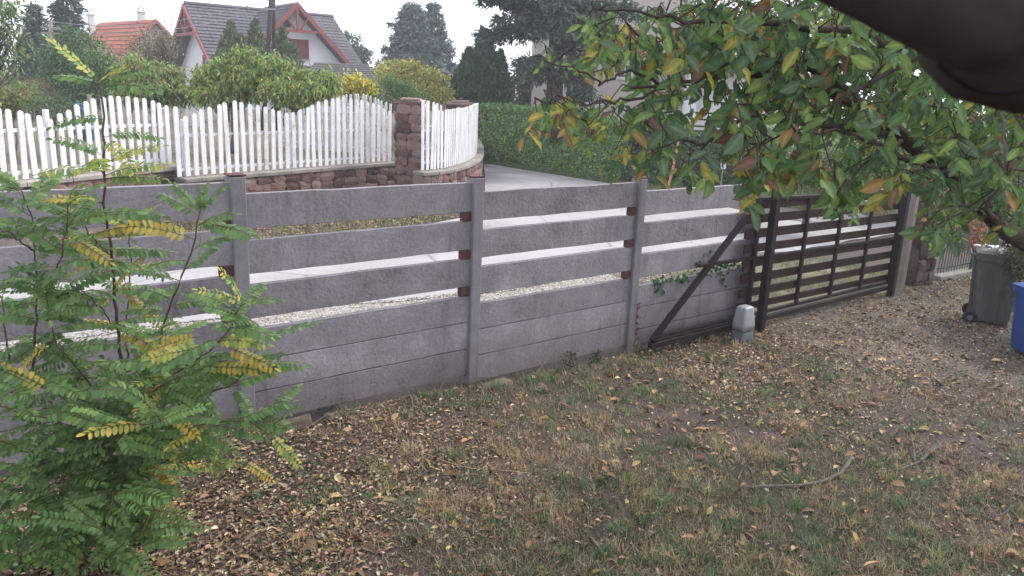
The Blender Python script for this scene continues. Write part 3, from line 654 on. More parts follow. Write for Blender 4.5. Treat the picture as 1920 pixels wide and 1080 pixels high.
def window(parent, c, w, h, d, n, frame_mat='white_paint', shutter=None, closed=False, sill=True, slats=0):
    """window centred at c on a wall with outward normal n, width direction d"""
    c = np.array(c, float); d = np.array(d, float); n = np.array(n, float); ax = (d, n, Z3)
    f = MB()
    for s in (-1, 1): f.box(c + d * s * (w / 2 - .03) + n * .02, (.06, .08, h), ax)
    for s in (-1, 1): f.box(c + Z3 * s * (h / 2 - .03) + n * .021, (w - .12, .08, .06), ax)
    if not closed: f.box(c + n * .02, (.05, .06, h - .12), ax)
    wf = f.build('window', frame_mat, parent)
    MB().box(c + n * .004, (w - .1, .02, h - .1), ax).build('pane', 'glass_dark', wf)
    if sill: MB().box(c - Z3 * (h / 2 + .03) + n * .06, (w + .16, .16, .05), ax).build('sill', frame_mat, wf)
    if shutter:
        for s in (-1, 1):
            cc = c + n * .075 + d * s * (w / 4 if closed else w * .76)
            m = MB(); ww = w / 2 - .01
            if slats:
                for q in (-1, 1): m.box(cc + d * q * (ww / 2 - .03), (.06, .04, h), ax)
                for q in (-1, 0, 1): m.box(cc + Z3 * q * (h / 2 - .03) + n * .001, (ww - .12, .04, .06), ax)
                sh = m.build('shutter', shutter, wf)
                for q in range(slats):
                    z = -h / 2 + .08 + (h - .16) * (q + .5) / slats
                    MB().box(cc + Z3 * z + n * .004, (ww - .12, .012, (h - .16) / slats * .8), (d, unit(n + Z3 * .6), unit(Z3 - n * .6))).build('slat', shutter, sh) if False else None
                m2 = MB()
                for q in range(slats):
                    z = -h / 2 + .08 + (h - .16) * (q + .5) / slats
                    m2.box(cc + Z3 * z + n * .004, (ww - .12, .012, (h - .16) / slats * .85), (d, unit(n + Z3 * .6), unit(Z3 - n * .6)))
                m2.box(cc - n * .02, (ww - .1, .004, h - .1), ax)
                sh2 = m2.build('louvre', shutter, wf)
            else:
                m.box(cc, (ww, .04, h), ax, .006)
                for q in (-1, 1): m.box(cc + Z3 * q * h * .32 + n * .024, (ww * .9, .02, .07), ax)
                m.build('shutter', shutter, wf)
    return wf
def gable_wall(mb, A, B, z0, ze, zr, ext):
    A = np.array(A, float); B = np.array(B, float); m = (A + B) / 2
    mb.prism([[*A[:2], z0], [*B[:2], z0], [*B[:2], ze], [*m[:2], zr], [*A[:2], ze]], ext)
# --- grey-roofed house with red timber gables
h1 = thing('house', (-16, 52, 1.2), 'white house with steep dark grey tiled roof and red timber gables', 'house')
R0 = aty(345, 7, 50); u = np.array([.80, .60, 0]); u /= np.linalg.norm(u); v = np.array([-u[1], u[0], 0])
HL, HW = 9.6, 5.8
zr = R0[2]; slope = .69; zeave = zr - HW * slope
R1 = R0 + u * HL
for sgn in (-1, 1):
    E0 = R0 + v * sgn * HW; E1 = R1 + v * sgn * HW; E0[2] = E1[2] = zeave
    roof_slab(h1, E0, E1, R0, R1, 'roof_grey', 20)
MB().tube([R0 + [0, 0, .05], R1 + [0, 0, .05]], .13, 6).build('ridge_tiles', 'roof_grey', h1)
wm = MB(); wi = HW - .5; ins = .9
A = R0 + u * ins - v * wi; B = R0 + u * ins + v * wi
gable_wall(wm, A, B, .8, zr - wi * slope - .2, zr - .2, u * .2)
A2 = R1 - u * ins - v * wi; B2 = R1 - u * ins + v * wi; gable_wall(wm, A2, B2, .8, zr - wi * slope - .2, zr - .2, -u * .2)
for s in (-1, 1): wm.prism([[*(R0 + u * (ins + .2) + v * s * wi)[:2], .8], [*(R1 - u * (ins + .2) + v * s * wi)[:2], .8], [*(R1 - u * (ins + .2) + v * s * wi)[:2], zr - wi * slope - .25], [*(R0 + u * (ins + .2) + v * s * wi)[:2], zr - wi * slope - .25]], -v * s * .2)
wm.build('wall', 'render_white', h1)
def truss(parent, apex, d, half, slp, out, drop, mat='trim_red'):
    """bargeboards and king-post truss under a gable apex; d = width direction, out = outward"""
    a = np.array(apex, float)
    for s in (-1, 1): MB().bar(a, a + d * s * half - Z3 * half * slp, .07, .24, out).build('bargeboard', mat, parent) if False else MB().prism([a + Z3 * .02, a + d * s * half + Z3 * (-half * slp + .02), a + d * s * half - Z3 * (half * slp + .30), a - Z3 * .30], out * .09).build('bargeboard', mat, parent)
    zb_ = drop; hw = zb_ / slp; b = a - Z3 * zb_ - out * .02
    m = MB(); m.bar(b - d * hw, b + d * hw, .12, .17); m.build('tie_beam', mat, parent)
    m = MB(); m.bar(b, a - Z3 * .1 - out * .03, .12, .14, d); m.build('king_post', mat, parent)
    for s in (-1, 1): MB().bar(b + d * s * .12 - out * .01, a - Z3 * zb_ * .48 + d * s * hw * .45 - out * .01, .1, .13, out).build('strut', mat, parent)
truss(h1, R0 - u * .02, v, HW, slope, -u, 1.75)
wc = R0 + u * (ins - .002)
for dv in (-1.3, -3.7): window(h1, [*(wc + v * dv)[:2], zr - 3.5], .95, 1.15, -v, -u, shutter='shutter_red')
# front cross gable
s0 = 4.85; gp = R0 + u * s0; fl = 5.7; gw = 4.2; gs = 1.0; gzr = zr + .22
F0 = gp - v * fl; F0[2] = gzr
for sgn in (-1, 1):
    E0 = F0 + u * sgn * gw - Z3 * gw * gs; E1 = E0 + v * (fl + 3.5); Rb = F0 + v * (fl)
    Rr1 = F0 + v * (fl + .3)
    roof_slab(h1, E0, E0 + v * (fl - .2), F0, F0 + v * (fl - .2), 'roof_grey', 20)
gwm = MB(); gi = gw - .35; Aw = F0 + v * .8 - u * gi; Bw = F0 + v * .8 + u * gi
gable_wall(gwm, Aw, Bw, .8, gzr - gi * gs - .25, gzr - .25, v * .2); gwm.build('wall', 'render_white', h1)
for s in (-1, 1): MB().prism([[*(F0 + v * 1.0 + u * s * gi)[:2], .8], [*(F0 + v * fl + u * s * gi)[:2], .8], [*(F0 + v * fl + u * s * gi)[:2], gzr - gi * gs - .3], [*(F0 + v * 1. + u * s * gi)[:2], gzr - gi * gs - .3]], -u * s * .2).build('wall', 'render_white', h1)
truss(h1, F0 - v * .02, u, gw, gs, -v, 1.6)
wf0 = F0 + v * (.8 - .002)
window(h1, [*(wf0 + u * .3)[:2], gzr - 2.6], 1.3, 1.15, u, -v, shutter='shutter_red', closed=True)
window(h1, [*(wf0 - u * .4)[:2], gzr - 1.1], .5, .6, u, -v, frame_mat='shutter_red', sill=False)
# lower porch roof to the right
Q0 = aty(560, 152, 44.6); Q1 = aty(764, 151, 49.5); T0 = aty(590, 117, 47.6); T1 = aty(684, 121, 50.6)
roof_slab(h1, Q0, Q1, T0, T1, 'roof_grey', 8)
MB().bar(Q0 - Z3 * .12 - v * .05, Q1 - Z3 * .12 - v * .05, .06, .14).build('gutter', 'trim_red', h1)
MB().prism([[*(Q0 + v * .9)[:2], .8], [*(Q1 - u * 1 + v * .9)[:2], .8], [*(Q1 - u * 1 + v * .9)[:2], Q0[2] + .1], [*(Q0 + v * .9)[:2], Q0[2] + .1]], v * .2).build('wall', 'render_white', h1)
# --- red-roofed house
h2 = thing('house', (-27, 60, 1.2), 'pale house with red tiled roof, two skylights and white chimneys', 'house')
G0 = aty(293, 36, 60); uu = np.array([-.72, .69, 0]); uu /= np.linalg.norm(uu); dd = np.array([uu[1], -uu[0], 0])  # dd: width dir (right/back)
gl, gh, gs2 = 11.5, 5.2, .98
G1 = G0 + uu * gl
for sgn in (-1, 1):
    E0 = G0 + dd * sgn * gh - Z3 * gh * gs2; roof_slab(h2, E0, E0 + uu * gl, G0, G1, 'roof_red', 16)
m = MB(); gi = gh - .45; gable_wall(m, G0 + uu * .6 - dd * gi, G0 + uu * .6 + dd * gi, .8, G0[2] - gi * gs2 - .2, G0[2] - .2, uu * .2); gable_wall(m, G1 - uu * .6 - dd * gi, G1 - uu * .6 + dd * gi, .8, G0[2] - gi * gs2 - .2, G0[2] - .2, -uu * .2)
m.build('wall', 'render_cream', h2)
for s in (-1, 1): MB().prism([[*(G0 + uu * .8 + dd * s * gi)[:2], .8], [*(G1 - uu * .8 + dd * s * gi)[:2], .8], [*(G1 - uu * .8 + dd * s * gi)[:2], G0[2] - gi * gs2 - .25], [*(G0 + uu * .8 + dd * s * gi)[:2], G0[2] - gi * gs2 - .25]], -dd * s * .2).build('wall', 'render_cream', h2)
nl = unit(np.array(-dd + Z3 * 1 / gs2 * 1.0)); sl_ = unit(dd * 1. + Z3 * gs2)
for s, t in ((5.2, 3.1), (8.2, 3.1)):
    c = G0 + uu * s - dd * t - Z3 * t * gs2 + nl * .08; k = MB(); k.box(c, (.95, .16, 1.5), (uu, nl, sl_), .02); sk = k.build('skylight', 'white_paint', h2); MB().box(c + nl * .09, (.7, .02, 1.2), (uu, nl, sl_)).build('pane', 'label_white', sk)
for s, t, w, zt in ((10.6, .9, .42, .5), (2.9, -.1, .45, .55)):
    c = G0 + uu * s - dd * t; ch = MB(); ch.box((c[0], c[1], G0[2] + zt / 2 - .8), (w, w, zt + 1.6), (uu, dd, Z3), .02); q = ch.build('chimney', 'chimney', h2)
    MB().box((c[0], c[1], G0[2] + zt + .05), (w + .15, w + .15, .1), (uu, dd, Z3), .02).build('cap', 'chimney', q)
    MB().tube([np.array([c[0], c[1], G0[2] + zt + .25]) + dd * .2 * math.cos(a) + Z3 * .22 * math.sin(a) for a in np.linspace(-.6, 3.7, 10)], .035, 6).build('cowl', 'base_grey', q)
# --- cream house behind the big spruce
h3 = thing('house', (3, 36, 0), 'cream rendered house with closed dark green shutters behind the spruce', 'house')
D3 = 35.; wl_, wr_ = aty(1000, 120, D3), aty(1292, 120, D3); w = wr_[0] - wl_[0]
def rect_wall(parent, x0, x1, y, z0, z1, holes, mat, th=.3):
    """front wall with real openings: split in columns round the holes"""
    mb = MB(); xs = sorted({x0, x1, *[h[0] for h in holes], *[h[1] for h in holes]})
    for a, b in zip(xs[:-1], xs[1:]):
        zs = [z0]
        for h in sorted(holes, key=lambda h: h[2]):
            if h[0] <= a + 1e-6 and h[1] >= b - 1e-6: zs += [h[2], h[3]]
        zs.append(z1)
        for q in range(0, len(zs), 2): mb.box(((a + b) / 2, y + th / 2, (zs[q] + zs[q + 1]) / 2), (b - a, th, zs[q + 1] - zs[q]))
    return mb.build('wall', mat, parent)
wA = (aty(1061, 190, D3), aty(1116, 114, D3)); wB = (aty(1156, 147, D3), aty(1188, 121, D3)); wC_ = (aty(1156, 60, D3), aty(1188, 10, D3))
holes = [(wA[0][0], wA[1][0], wA[0][2], wA[1][2]), (wB[0][0], wB[1][0], wB[0][2], wB[1][2])]
rect_wall(h3, wl_[0], wr_[0], D3, -.3, 9.2, holes, 'render_cream')
MB().box((wl_[0] + .15, D3 + 4.3, 4.4), (.3, 8, 9.4)).build('wall', 'render_cream', h3)
MB().box((wr_[0] - .15, D3 + 4.3, 4.4), (.3, 8, 9.4)).build('wall', 'render_cream', h3)
for hh, sh in ((holes[0], True), (holes[1], False)):
    c = ((hh[0] + hh[1]) / 2, D3 + .1, (hh[2] + hh[3]) / 2)
    window(h3, c, hh[1] - hh[0], hh[3] - hh[2], (1, 0, 0), (0, -1, 0), shutter='shutter_green' if sh else None, closed=sh, slats=14 if sh else 0)
rz3 = 9.2; MB().prism([(wl_[0] - .6, D3 - .6, rz3), (wr_[0] + .6, D3 - .6, rz3), (wr_[0] - .5, D3 + 4, rz3 + 3.2), (wl_[0] + .5, D3 + 4, rz3 + 3.2)], (0, 0, .2)).build('roof', 'roof_red', h3)
# white porch right of it with dark rails
px0, px1 = aty(1285, 150, D3 - 1.5)[0], aty(1405, 150, D3 - 1.5)[0]
h3p = MB(); h3p.box(((px0 + px1) / 2 + .1, D3 + .2, 3.1), (px1 - px0 + 1.2, .2, 6.4)); h3p.build('porch_wall', 'render_white', h3)
c = aty(1292, 200, D3 - 1.5); MB().box((c[0], D3 - 1.5, 1.6), (.5, .4, 4.6), None, .03).build('column', 'render_white', h3)
c = aty(1400, 200, D3 - 1.5); MB().box((c[0], D3 - 1.5, 1.6), (.35, .35, 4.6), None, .03).build('column', 'render_white', h3)
zf = aty(1340, 250, D3 - 1.5)[2]
MB().box(((px0 + px1) / 2, D3 - .8, zf - .25), (px1 - px0 + .4, 1.9, .5), None, .02).build('porch_floor', 'coping', h3)
for y in (213, 225, 238, 247):
    z = aty(1340, y, D3 - 1.55)[2]; MB().box(((px0 + px1) / 2, D3 - 1.55, z), (px1 - px0 - .3, .05, .07)).build('porch_rail', 'dark_steel', h3)
z = aty(1340, 122, D3 - 1.5)[2]; MB().box(((px0 + px1) / 2, D3 - .8, z), (px1 - px0 + .8, 2.2, .5), None, .02).build('porch_roof', 'roof_grey', h3)
# low dark-roofed shed far behind the yellow bush
h4 = thing('shed', (-9, 70, .8), 'small dark roofed shed between the spruces and the thuja', 'shed')
a = aty(818, 160, 58); b = aty(860, 160, 58); t_ = aty(838, 140, 58)
MB().prism([(a[0], 58, .8), (b[0], 58, .8), (b[0], 58, a[2]), (t_[0], 58, t_[2]), (a[0], 58, a[2])], (0, 4, 0)).build('wall', 'render_cream', h4)
for s in (0, 1):
    e = (a, b)[s]; MB().prism([(e[0] + (.3, -.3)[1 - s], 57.6, e[2] - .2), (t_[0], 57.6, t_[2] + .1), (t_[0], 57.6, t_[2] + .28), (e[0] + (.3, -.3)[1 - s], 57.6, e[2])], (0, 5, 0)).build('roof', 'roof_grey', h4)

# ------------------------------------------------------------------ plants
GREEN = [(.060, .105, .035, 3), (.085, .135, .045, 3), (.045, .085, .035, 2), (.12, .16, .05, 1)]
def ell(x, y, rx, ry, D, dr=None):
    """photo-pixel ellipse at depth D -> centre and radii in metres"""
    c = aty(x, y, D); k = D / FPX; return c, np.array([rx * k, (dr if dr else (rx + ry) / 2 * k * .9), ry * k])
def crown_pts(blobs, n, shell=.35):
    vol = np.array([b[1][0] * b[1][2] * 1. for b in blobs]); cnt = (vol / vol.sum() * n).astype(int) + 1; Ps, Ns = [], []
    for (c, r), k in zip(blobs, cnt):
        d = sph(k); rad = (1 - shell * rng.random((k, 1)) ** 1.6) * (.86 + .34 * vnoise(d[:, :1] * 3.1 + c[0] * 3, d[:, 2:] * 3.1 + d[:, 1:2] * 2, 3)); lump = 1 + .16 * np.sin(d[:, :1] * 7 + c[0]) * np.cos(d[:, 2:] * 6 + c[1]) + .12 * rng.normal(size=(k, 1)) * (rng.random((k, 1)) > .7)
        Ps.append(c + d * r * rad * lump); Ns.append(unit(d / r))
    return np.concatenate(Ps), np.concatenate(Ns)
def tufts(Pc, Nc, m, spread):
    """m leaves round each clump centre"""
    k = len(Pc); P_ = np.repeat(Pc, m, 0) + rng.normal(size=(k * m, 3)) * spread; N_ = unit(np.repeat(Nc, m, 0) + .7 * rng.normal(size=(k * m, 3))); return P_, N_
def limbs(parent, base, blobs, r0, mat='bark_grey', n=7, name='trunk'):
    base = np.array(base, float); mb = MB(); cc = np.mean([b[0] for b in blobs], 0)
    top = base * .45 + cc * .55; top[:2] = base[:2] * .6 + cc[:2] * .4
    mb.tube([base - [0, 0, .2], base * .7 + top * .3 + rng.normal(size=3) * .04, top], [r0, r0 * .8, r0 * .55], n)
    for c, r in blobs:
        e = c + rng.normal(size=3) * .1; m_ = (top + e) / 2 + rng.normal(size=3) * .15; mb.tube([top, m_, e], [r0 * .5, r0 * .35, r0 * .12], 5)
        for _ in range(3):
            e2 = c + sph(1)[0] * r * .75; mb.tube([m_, (m_ + e2) / 2 + rng.normal(size=3) * .1, e2], [r0 * .25, r0 * .15, r0 * .05], 4)
    return mb.build(name, mat, parent, True)
def shrub(name, label, cat, blobs, base, n, leaf, cols, group=None, trunk=.08, mat='leaf', m=5, spread=.10, ratio=.45, droop=.3, shell=.45, colfun=None, bark='bark_grey', shoots=4):
    if shoots:
        ex = []
        for b in blobs:
            for _ in range(shoots):
                a = random.uniform(.15, math.pi - .15); ex.append((b[0] + b[2] * .95 * math.cos(a), b[1] - b[3] * random.uniform(.75, 1.0) * math.sin(a), b[2] * random.uniform(.14, .30), b[3] * random.uniform(.16, .34), b[4]))
        blobs = list(blobs) + ex
    blobs = [ell(*b) for b in blobs]; o = thing(name, tuple(base), label, cat, group)
    Pc, Nc = crown_pts(blobs, n, shell); P_, N_ = tufts(Pc, Nc, m, spread); k = len(P_)
    keep = P_[:, 2] > base[2] - .05; P_, N_ = P_[keep], N_[keep]; k = len(P_)
    D = unit(N_ * .5 + rng.normal(size=(k, 3)) * .6 + [0, 0, -droop]); S = leaf * rng.uniform(.65, 1.25, k)
    cf = np.repeat(np.exp(.28 * rng.normal(size=(len(Pc), 1))), m, 0)[keep]; c = np.clip(pick(cols, k) * cf, .01, .85)
    V, F, C = leafcloud(P_, D, unit(N_ + .8 * rng.normal(size=(k, 3))), S, S * ratio, c)
    f = link('foliage', npmesh('foliage', V, F, mat, C, o.location), o, tuple(base)); f['kind'] = 'stuff'
    if trunk: limbs(o, base, blobs, trunk, bark)
    return o
GZ = .95  # garden level
def gb_(x, D, z=GZ): p = aty(x, 200, D); return (p[0], D, z)
def conifer(name, label, x, ytop, ybot, halfw, D, zb, cols, group=None, n=26, dens=1., lean=0, droop=.35, needle=.16, cat='tree', trunkr=.16, shape=1., gaps=.15):
    """tiers of real boughs round a trunk, each carrying many needle sprays"""
    top = aty(x + lean, ytop, D); bot = aty(x, ybot, D); k = D / FPX; R = halfw * k; o = thing(name, (bot[0], D, zb), label, cat, group)
    H = top[2] - bot[2]; Ps, Ds, Ns, Ss = [], [], [], []; mb = MB()
    mb.tube([(bot[0], D, zb - .2), ((bot[0] + top[0]) / 2, D, (zb + top[2]) / 2), tuple(top)], [trunkr, trunkr * .6, .02], 7)
    tiers = int(n)
    for t in range(tiers):
        f = (t + random.random() * .6) / tiers; z = bot[2] + H * f; rr = R * (1 - f) ** shape * random.uniform(.8, 1.12) + .08
        nb = max(5, int(9 * (1 - f) + 4)); a0 = random.random() * 6
        for b in range(nb):
            if random.random() < gaps: continue
            a = a0 + b * 2 * math.pi / nb + random.gauss(0, .15); L = rr * random.uniform(.72, 1.1); d = np.array([math.cos(a), math.sin(a), 0])
            c0 = np.array([bot[0] + (top[0] - bot[0]) * f, D, z]); e = c0 + d * L + Z3 * (-L * droop + random.gauss(0, .1) + .12 * L)
            mid = c0 + d * L * .5 + Z3 * (-L * droop * .25); mb.tube([c0, mid, e], [.035 * (1 - f) + .012, .02, .006], 4, False)
            ns = max(6, int(L / .07 * dens)); s = rng.random(ns) ** .75; pt = np.where(s[:, None] < .5, c0 + (mid - c0) * s[:, None] * 2, mid + (e - mid) * (s[:, None] - .5) * 2)
            side = np.array([-d[1], d[0], 0]); wv = rng.normal(size=(ns, 1)); wid = .26 * L * (1 - s[:, None] * .8) + .06
            pt = pt + side * wv * wid * .7 + Z3 * (rng.normal(size=(ns, 1)) * .05 - abs(wv) * .07)
            dirs = unit(d * .8 + side * np.sign(wv) * .6 + rng.normal(size=(ns, 3)) * .35 + [0, 0, -.25]); Ps.append(pt); Ds.append(dirs); Ss.append(needle * rng.uniform(.7, 1.4, ns)); Ns.append(unit(rng.normal(size=(ns, 3)) * .5 + [0, 0, 1]))
    P_ = np.concatenate(Ps); D_ = np.concatenate(Ds); N_ = np.concatenate(Ns); S = np.concatenate(Ss)
    # 3 sprays per node
    P_ = np.repeat(P_, 3, 0) + rng.normal(size=(len(P_) * 3, 3)) * .05; D_ = unit(np.repeat(D_, 3, 0) + rng.normal(size=(len(P_), 3)) * .5); N_ = np.repeat(N_, 3, 0); S = np.repeat(S, 3)
    V, F, C = leafcloud(P_, D_, N_, S, S * .28, pick(cols, len(P_), .2)); f = link('foliage', npmesh('foliage', V, F, 'needle', C, o.location), o, o.location); f['kind'] = 'stuff'
    mb.build('trunk', 'bark_dark', o, True); return o
def thuja(name, label, spires, D, zb, cols, group=None, n=9000, leaf=.09, cat='tree'):
    """dense upright sprays on narrow spires; spires: (x, ytop, ybot, halfw)"""
    o = thing(name, (aty(spires[0][0], 150, D)[0], D, zb), label, cat, group); Ps, Ns = [], []
    area = sum((s[2] - s[1]) * s[3] for s in spires); mb = MB()
    for i, (x, yt, yb, hw) in enumerate(spires):
        k = int(n * (yb - yt) * hw / area); top = aty(x, yt, D); bot = aty(x, yb, D); R = hw * D / FPX; Dd = D + random.uniform(-.4, .4)
        f = rng.random(k) ** .9; a = rng.random(k) * 2 * math.pi; prof = np.minimum(1, (1 - f) ** .85 * 1.3) * np.minimum(1, .72 + f * 2.4)
        lump = .82 + .5 * vnoise(a * 2.2 + i * 9, f * 9, 4); rr = R * prof * lump * (1 - .35 * rng.random(k) ** 2)
        d = np.stack([np.cos(a), np.sin(a), np.zeros(k)], 1); Ps.append(np.stack([np.full(k, bot[0]), np.full(k, Dd), bot[2] + (top[2] - bot[2]) * f], 1) + d * rr[:, None]); Ns.append(unit(d + [0, 0, .35]))
        mb.tube([(bot[0], Dd, zb - .1), (top[0], Dd, top[2] - .2)], [.09, .02], 6)
    P_ = np.concatenate(Ps); N_ = np.concatenate(Ns); k = len(P_); D_ = unit(N_ * .4 + [0, 0, 1] + rng.normal(size=(k, 3)) * .4)
    S = leaf * rng.uniform(.7, 1.5, k); V, F, C = leafcloud(P_ + rng.normal(size=(k, 3)) * .03, D_, unit(N_ + rng.normal(size=(k, 3)) * .6), S * 1.4, S * .5, pick(cols, k, .22))
    f = link('foliage', npmesh('foliage', V, F, 'needle', C, o.location), o, o.location); f['kind'] = 'stuff'; mb.build('trunk', 'bark_dark', o); return o

DKC = [(.035, .07, .045, 3), (.05, .095, .055, 3), (.07, .12, .07, 1)]
SPR = [(.12, .18, .17, 3), (.16, .22, .21, 2), (.08, .13, .11, 2)]
# far left
conifer('conifer', 'left of two tall dark conifers behind the round tree', 62, 8, 200, 46, 44, 1.1, DKC, 'tall dark conifers at the left', 24, 1.2, shape=.8, gaps=.12, needle=.3, droop=-.1)
conifer('conifer', 'right of two tall dark conifers, rising out of the picture top', 125, -60, 190, 52, 47, 1.1, DKC, 'tall dark conifers at the left', 28, 1.2, shape=.8, gaps=.12, needle=.3, droop=-.1)
shrub('broadleaf_tree', 'dense round dark green tree in front of the tall conifers', 'tree', [(150, 120, 58, 52, 34), (115, 160, 42, 36, 33.5), (185, 155, 38, 40, 33.5), (150, 175, 60, 30, 33)], gb_(150, 34), 2600, .13, [(.09, .17, .065, 3), (.13, .21, .08, 2), (.065, .12, .05, 2)], spread=.14, m=6)
shrub('light_tree', 'pale airy tree with loose drooping leaves cut by the left edge', 'tree', [(-10, 40, 40, 45, 16), (-25, 95, 60, 40, 16), (8, 20, 26, 22, 16), (25, 65, 18, 14, 16), (0, 150, 30, 26, 17)], gb_(-40, 16), 330, .11, [(.15, .22, .10, 3), (.20, .27, .12, 2), (.10, .15, .07, 1)], trunk=.025, spread=.14, m=5, droop=.9, ratio=.35, shell=.9)
shrub('low_bush', 'low olive bush behind the leftmost pickets', 'bush', [(-5, 190, 45, 25, 20), (40, 185, 30, 24, 21)], gb_(15, 20), 420, .10, [(.15, .20, .07, 2), (.23, .25, .09, 2), (.26, .22, .09, 1)], trunk=.03)
shrub('low_bush', 'dark low bush around the wooden garden post', 'bush', [(95, 205, 42, 22, 19.5), (55, 175, 26, 18, 24), (130, 215, 26, 15, 19), (165, 236, 36, 20, 19.4)], gb_(95, 19.5), 620, .07, [(.08, .13, .065, 3), (.12, .18, .09, 2)], trunk=.03)
shrub('low_bush', 'reddish brown bush below the tall dark conifers', 'bush', [(45, 165, 34, 14, 30), (75, 178, 22, 14, 29)], gb_(55, 29.5), 420, .10, [(.13, .08, .05, 2), (.09, .08, .04, 2)], trunk=.03)
# shrubs in front of the houses
PINK = [(.23, .17, .13, 3), (.17, .18, .09, 3), (.28, .19, .14, 1), (.13, .16, .07, 2)]
shrub('fruit_tree', 'thin greyish pink leaved tree in front of the red roofed house', 'tree', [(280, 100, 34, 38, 30), (305, 105, 22, 40, 30), (255, 110, 18, 24, 30), (322, 150, 22, 16, 30)], gb_(300, 30), 900, .10, PINK, trunk=.07, shell=.8, m=4, spread=.16, ratio=.35)
LG = [(.22, .32, .09, 4), (.30, .38, .11, 3), (.16, .25, .08, 3), (.34, .32, .09, 1), (.27, .19, .09, .6)]
shrub('fruit_tree', 'olive green peach tree with drooping leaves left of the others', 'tree', [(250, 145, 32, 34, 24), (300, 155, 38, 32, 24), (345, 174, 34, 18, 24), (270, 172, 45, 20, 23.5)], gb_(290, 24), 1300, .16, [(.21, .29, .10, 4), (.27, .31, .11, 2), (.32, .24, .12, 1), (.17, .24, .08, 2)], trunk=.07, droop=1.1, ratio=.28, shell=.6)
shrub('fruit_tree', 'bright green peach tree left of the two utility poles', 'tree', [(455, 128, 22, 34, 23), (425, 138, 24, 28, 23), (392, 155, 28, 26, 23), (455, 158, 44, 28, 22.5), (480, 120, 14, 22, 23), (410, 180, 40, 14, 22.5)], gb_(430, 23), 1500, .16, LG, trunk=.07, droop=1.1, ratio=.28, shell=.6)
shrub('fruit_tree', 'bright green peach tree right of the two utility poles', 'tree', [(522, 142, 20, 32, 22.5), (548, 158, 24, 26, 22.5), (580, 162, 24, 22, 22.5), (612, 158, 20, 20, 22.5), (545, 172, 50, 18, 22)], gb_(545, 22.5), 1500, .16, LG, trunk=.07, droop=1.1, ratio=.28, shell=.6)
OLV = [(.11, .16, .075, 3), (.15, .20, .09, 2), (.18, .17, .10, 1)]
thuja('cypress', 'feathery olive cypress left of the utility poles against the grey roof', [(440, 46, 150, 24), (425, 75, 150, 26), (455, 70, 150, 20)], 36, 1, OLV, 'feathery cypresses before the grey roof', 3600, .12)
thuja('cypress', 'feathery olive cypress just left of the poles, the taller one', [(487, 42, 150, 20), (475, 60, 150, 20)], 37, 1, OLV, 'feathery cypresses before the grey roof', 2600, .12)
thuja('cypress', 'feathery olive cypress right of the poles beside the red shutter', [(530, 55, 160, 20), (548, 85, 160, 24), (520, 75, 160, 16)], 35, 1, OLV, 'feathery cypresses before the grey roof', 3000, .12)
shrub('broadleaf_tree', 'bluish green tree showing beyond the right slope of the grey roof', 'tree', [(655, 82, 22, 20, 64), (675, 105, 20, 18, 64), (660, 110, 26, 20, 64)], gb_(660, 64), 700, .2, [(.05, .09, .07, 2), (.07, .11, .08, 2)], trunk=.1)
shrub('yellow_bush', 'small bright yellow bush under the porch roof', 'bush', [(665, 162, 22, 16, 27), (685, 170, 16, 12, 27), (650, 172, 14, 10, 27)], gb_(665, 27), 420, .12, [(.60, .50, .08, 3), (.42, .42, .08, 2), (.22, .28, .07, 1)], trunk=.03)
shrub('green_bush', 'soft green bush between the yellow bush and the stone pillar', 'bush', [(720, 175, 50, 26, 28), (765, 180, 35, 22, 28), (690, 185, 30, 14, 27.5)], gb_(730, 28), 1100, .09, [(.13, .22, .085, 3), (.17, .27, .10, 2), (.10, .17, .06, 2)], trunk=.04, ratio=.3)
shrub('yellow_bush', 'large yellow and green rounded bush above the stone pillar', 'bush', [(765, 150, 50, 32, 34), (800, 165, 42, 32, 33.5), (740, 145, 34, 22, 35), (815, 185, 30, 20, 33)], gb_(780, 34), 1700, .13, [(.50, .48, .13, 4), (.36, .38, .10, 3), (.22, .28, .08, 2), (.42, .25, .12, 1)], trunk=.05)
# blue spruce pair
conifer('spruce', 'tall bluish spruce behind the yellow bush, left of the pair', 772, 4, 165, 66, 58, 1, SPR, 'bluish spruces beyond the yellow bush', 28, 1.7, shape=.62, gaps=.08, needle=.38, droop=.1, trunkr=.2)
conifer('spruce', 'thinner bluish spruce with open tip, right of the pair', 814, 2, 165, 54, 60, 1, SPR, 'bluish spruces beyond the yellow bush', 24, 1.1, shape=.75, gaps=.18, needle=.36, droop=.15, trunkr=.2)
thuja('thuja', 'dense dark green thuja clump between the picket corner and the spruce', [(900, 56, 200, 22), (915, 88, 205, 30), (878, 95, 205, 34), (935, 100, 206, 24), (896, 110, 206, 45)], 35.5, .3, [(.04, .085, .042, 3), (.06, .115, .05, 2), (.085, .14, .06, 1)], None, 15000, .12)
shrub('green_bush', 'light green bush right of the dark thuja above the hedge', 'bush', [(970, 175, 34, 34, 38), (1000, 165, 26, 34, 38), (985, 150, 20, 22, 38.5)], gb_(985, 38, .3), 900, .13, [(.10, .15, .05, 3), (.15, .18, .06, 2), (.2, .17, .07, 1)], trunk=.05)
shrub('sapling', 'thin bare sapling against the white sky left of the cream house', 'tree', [(970, 115, 14, 22, 40), (985, 135, 14, 14, 40)], gb_(972, 40, .3), 40, .09, [(.15, .16, .08, 1)], trunk=.04, shell=1)
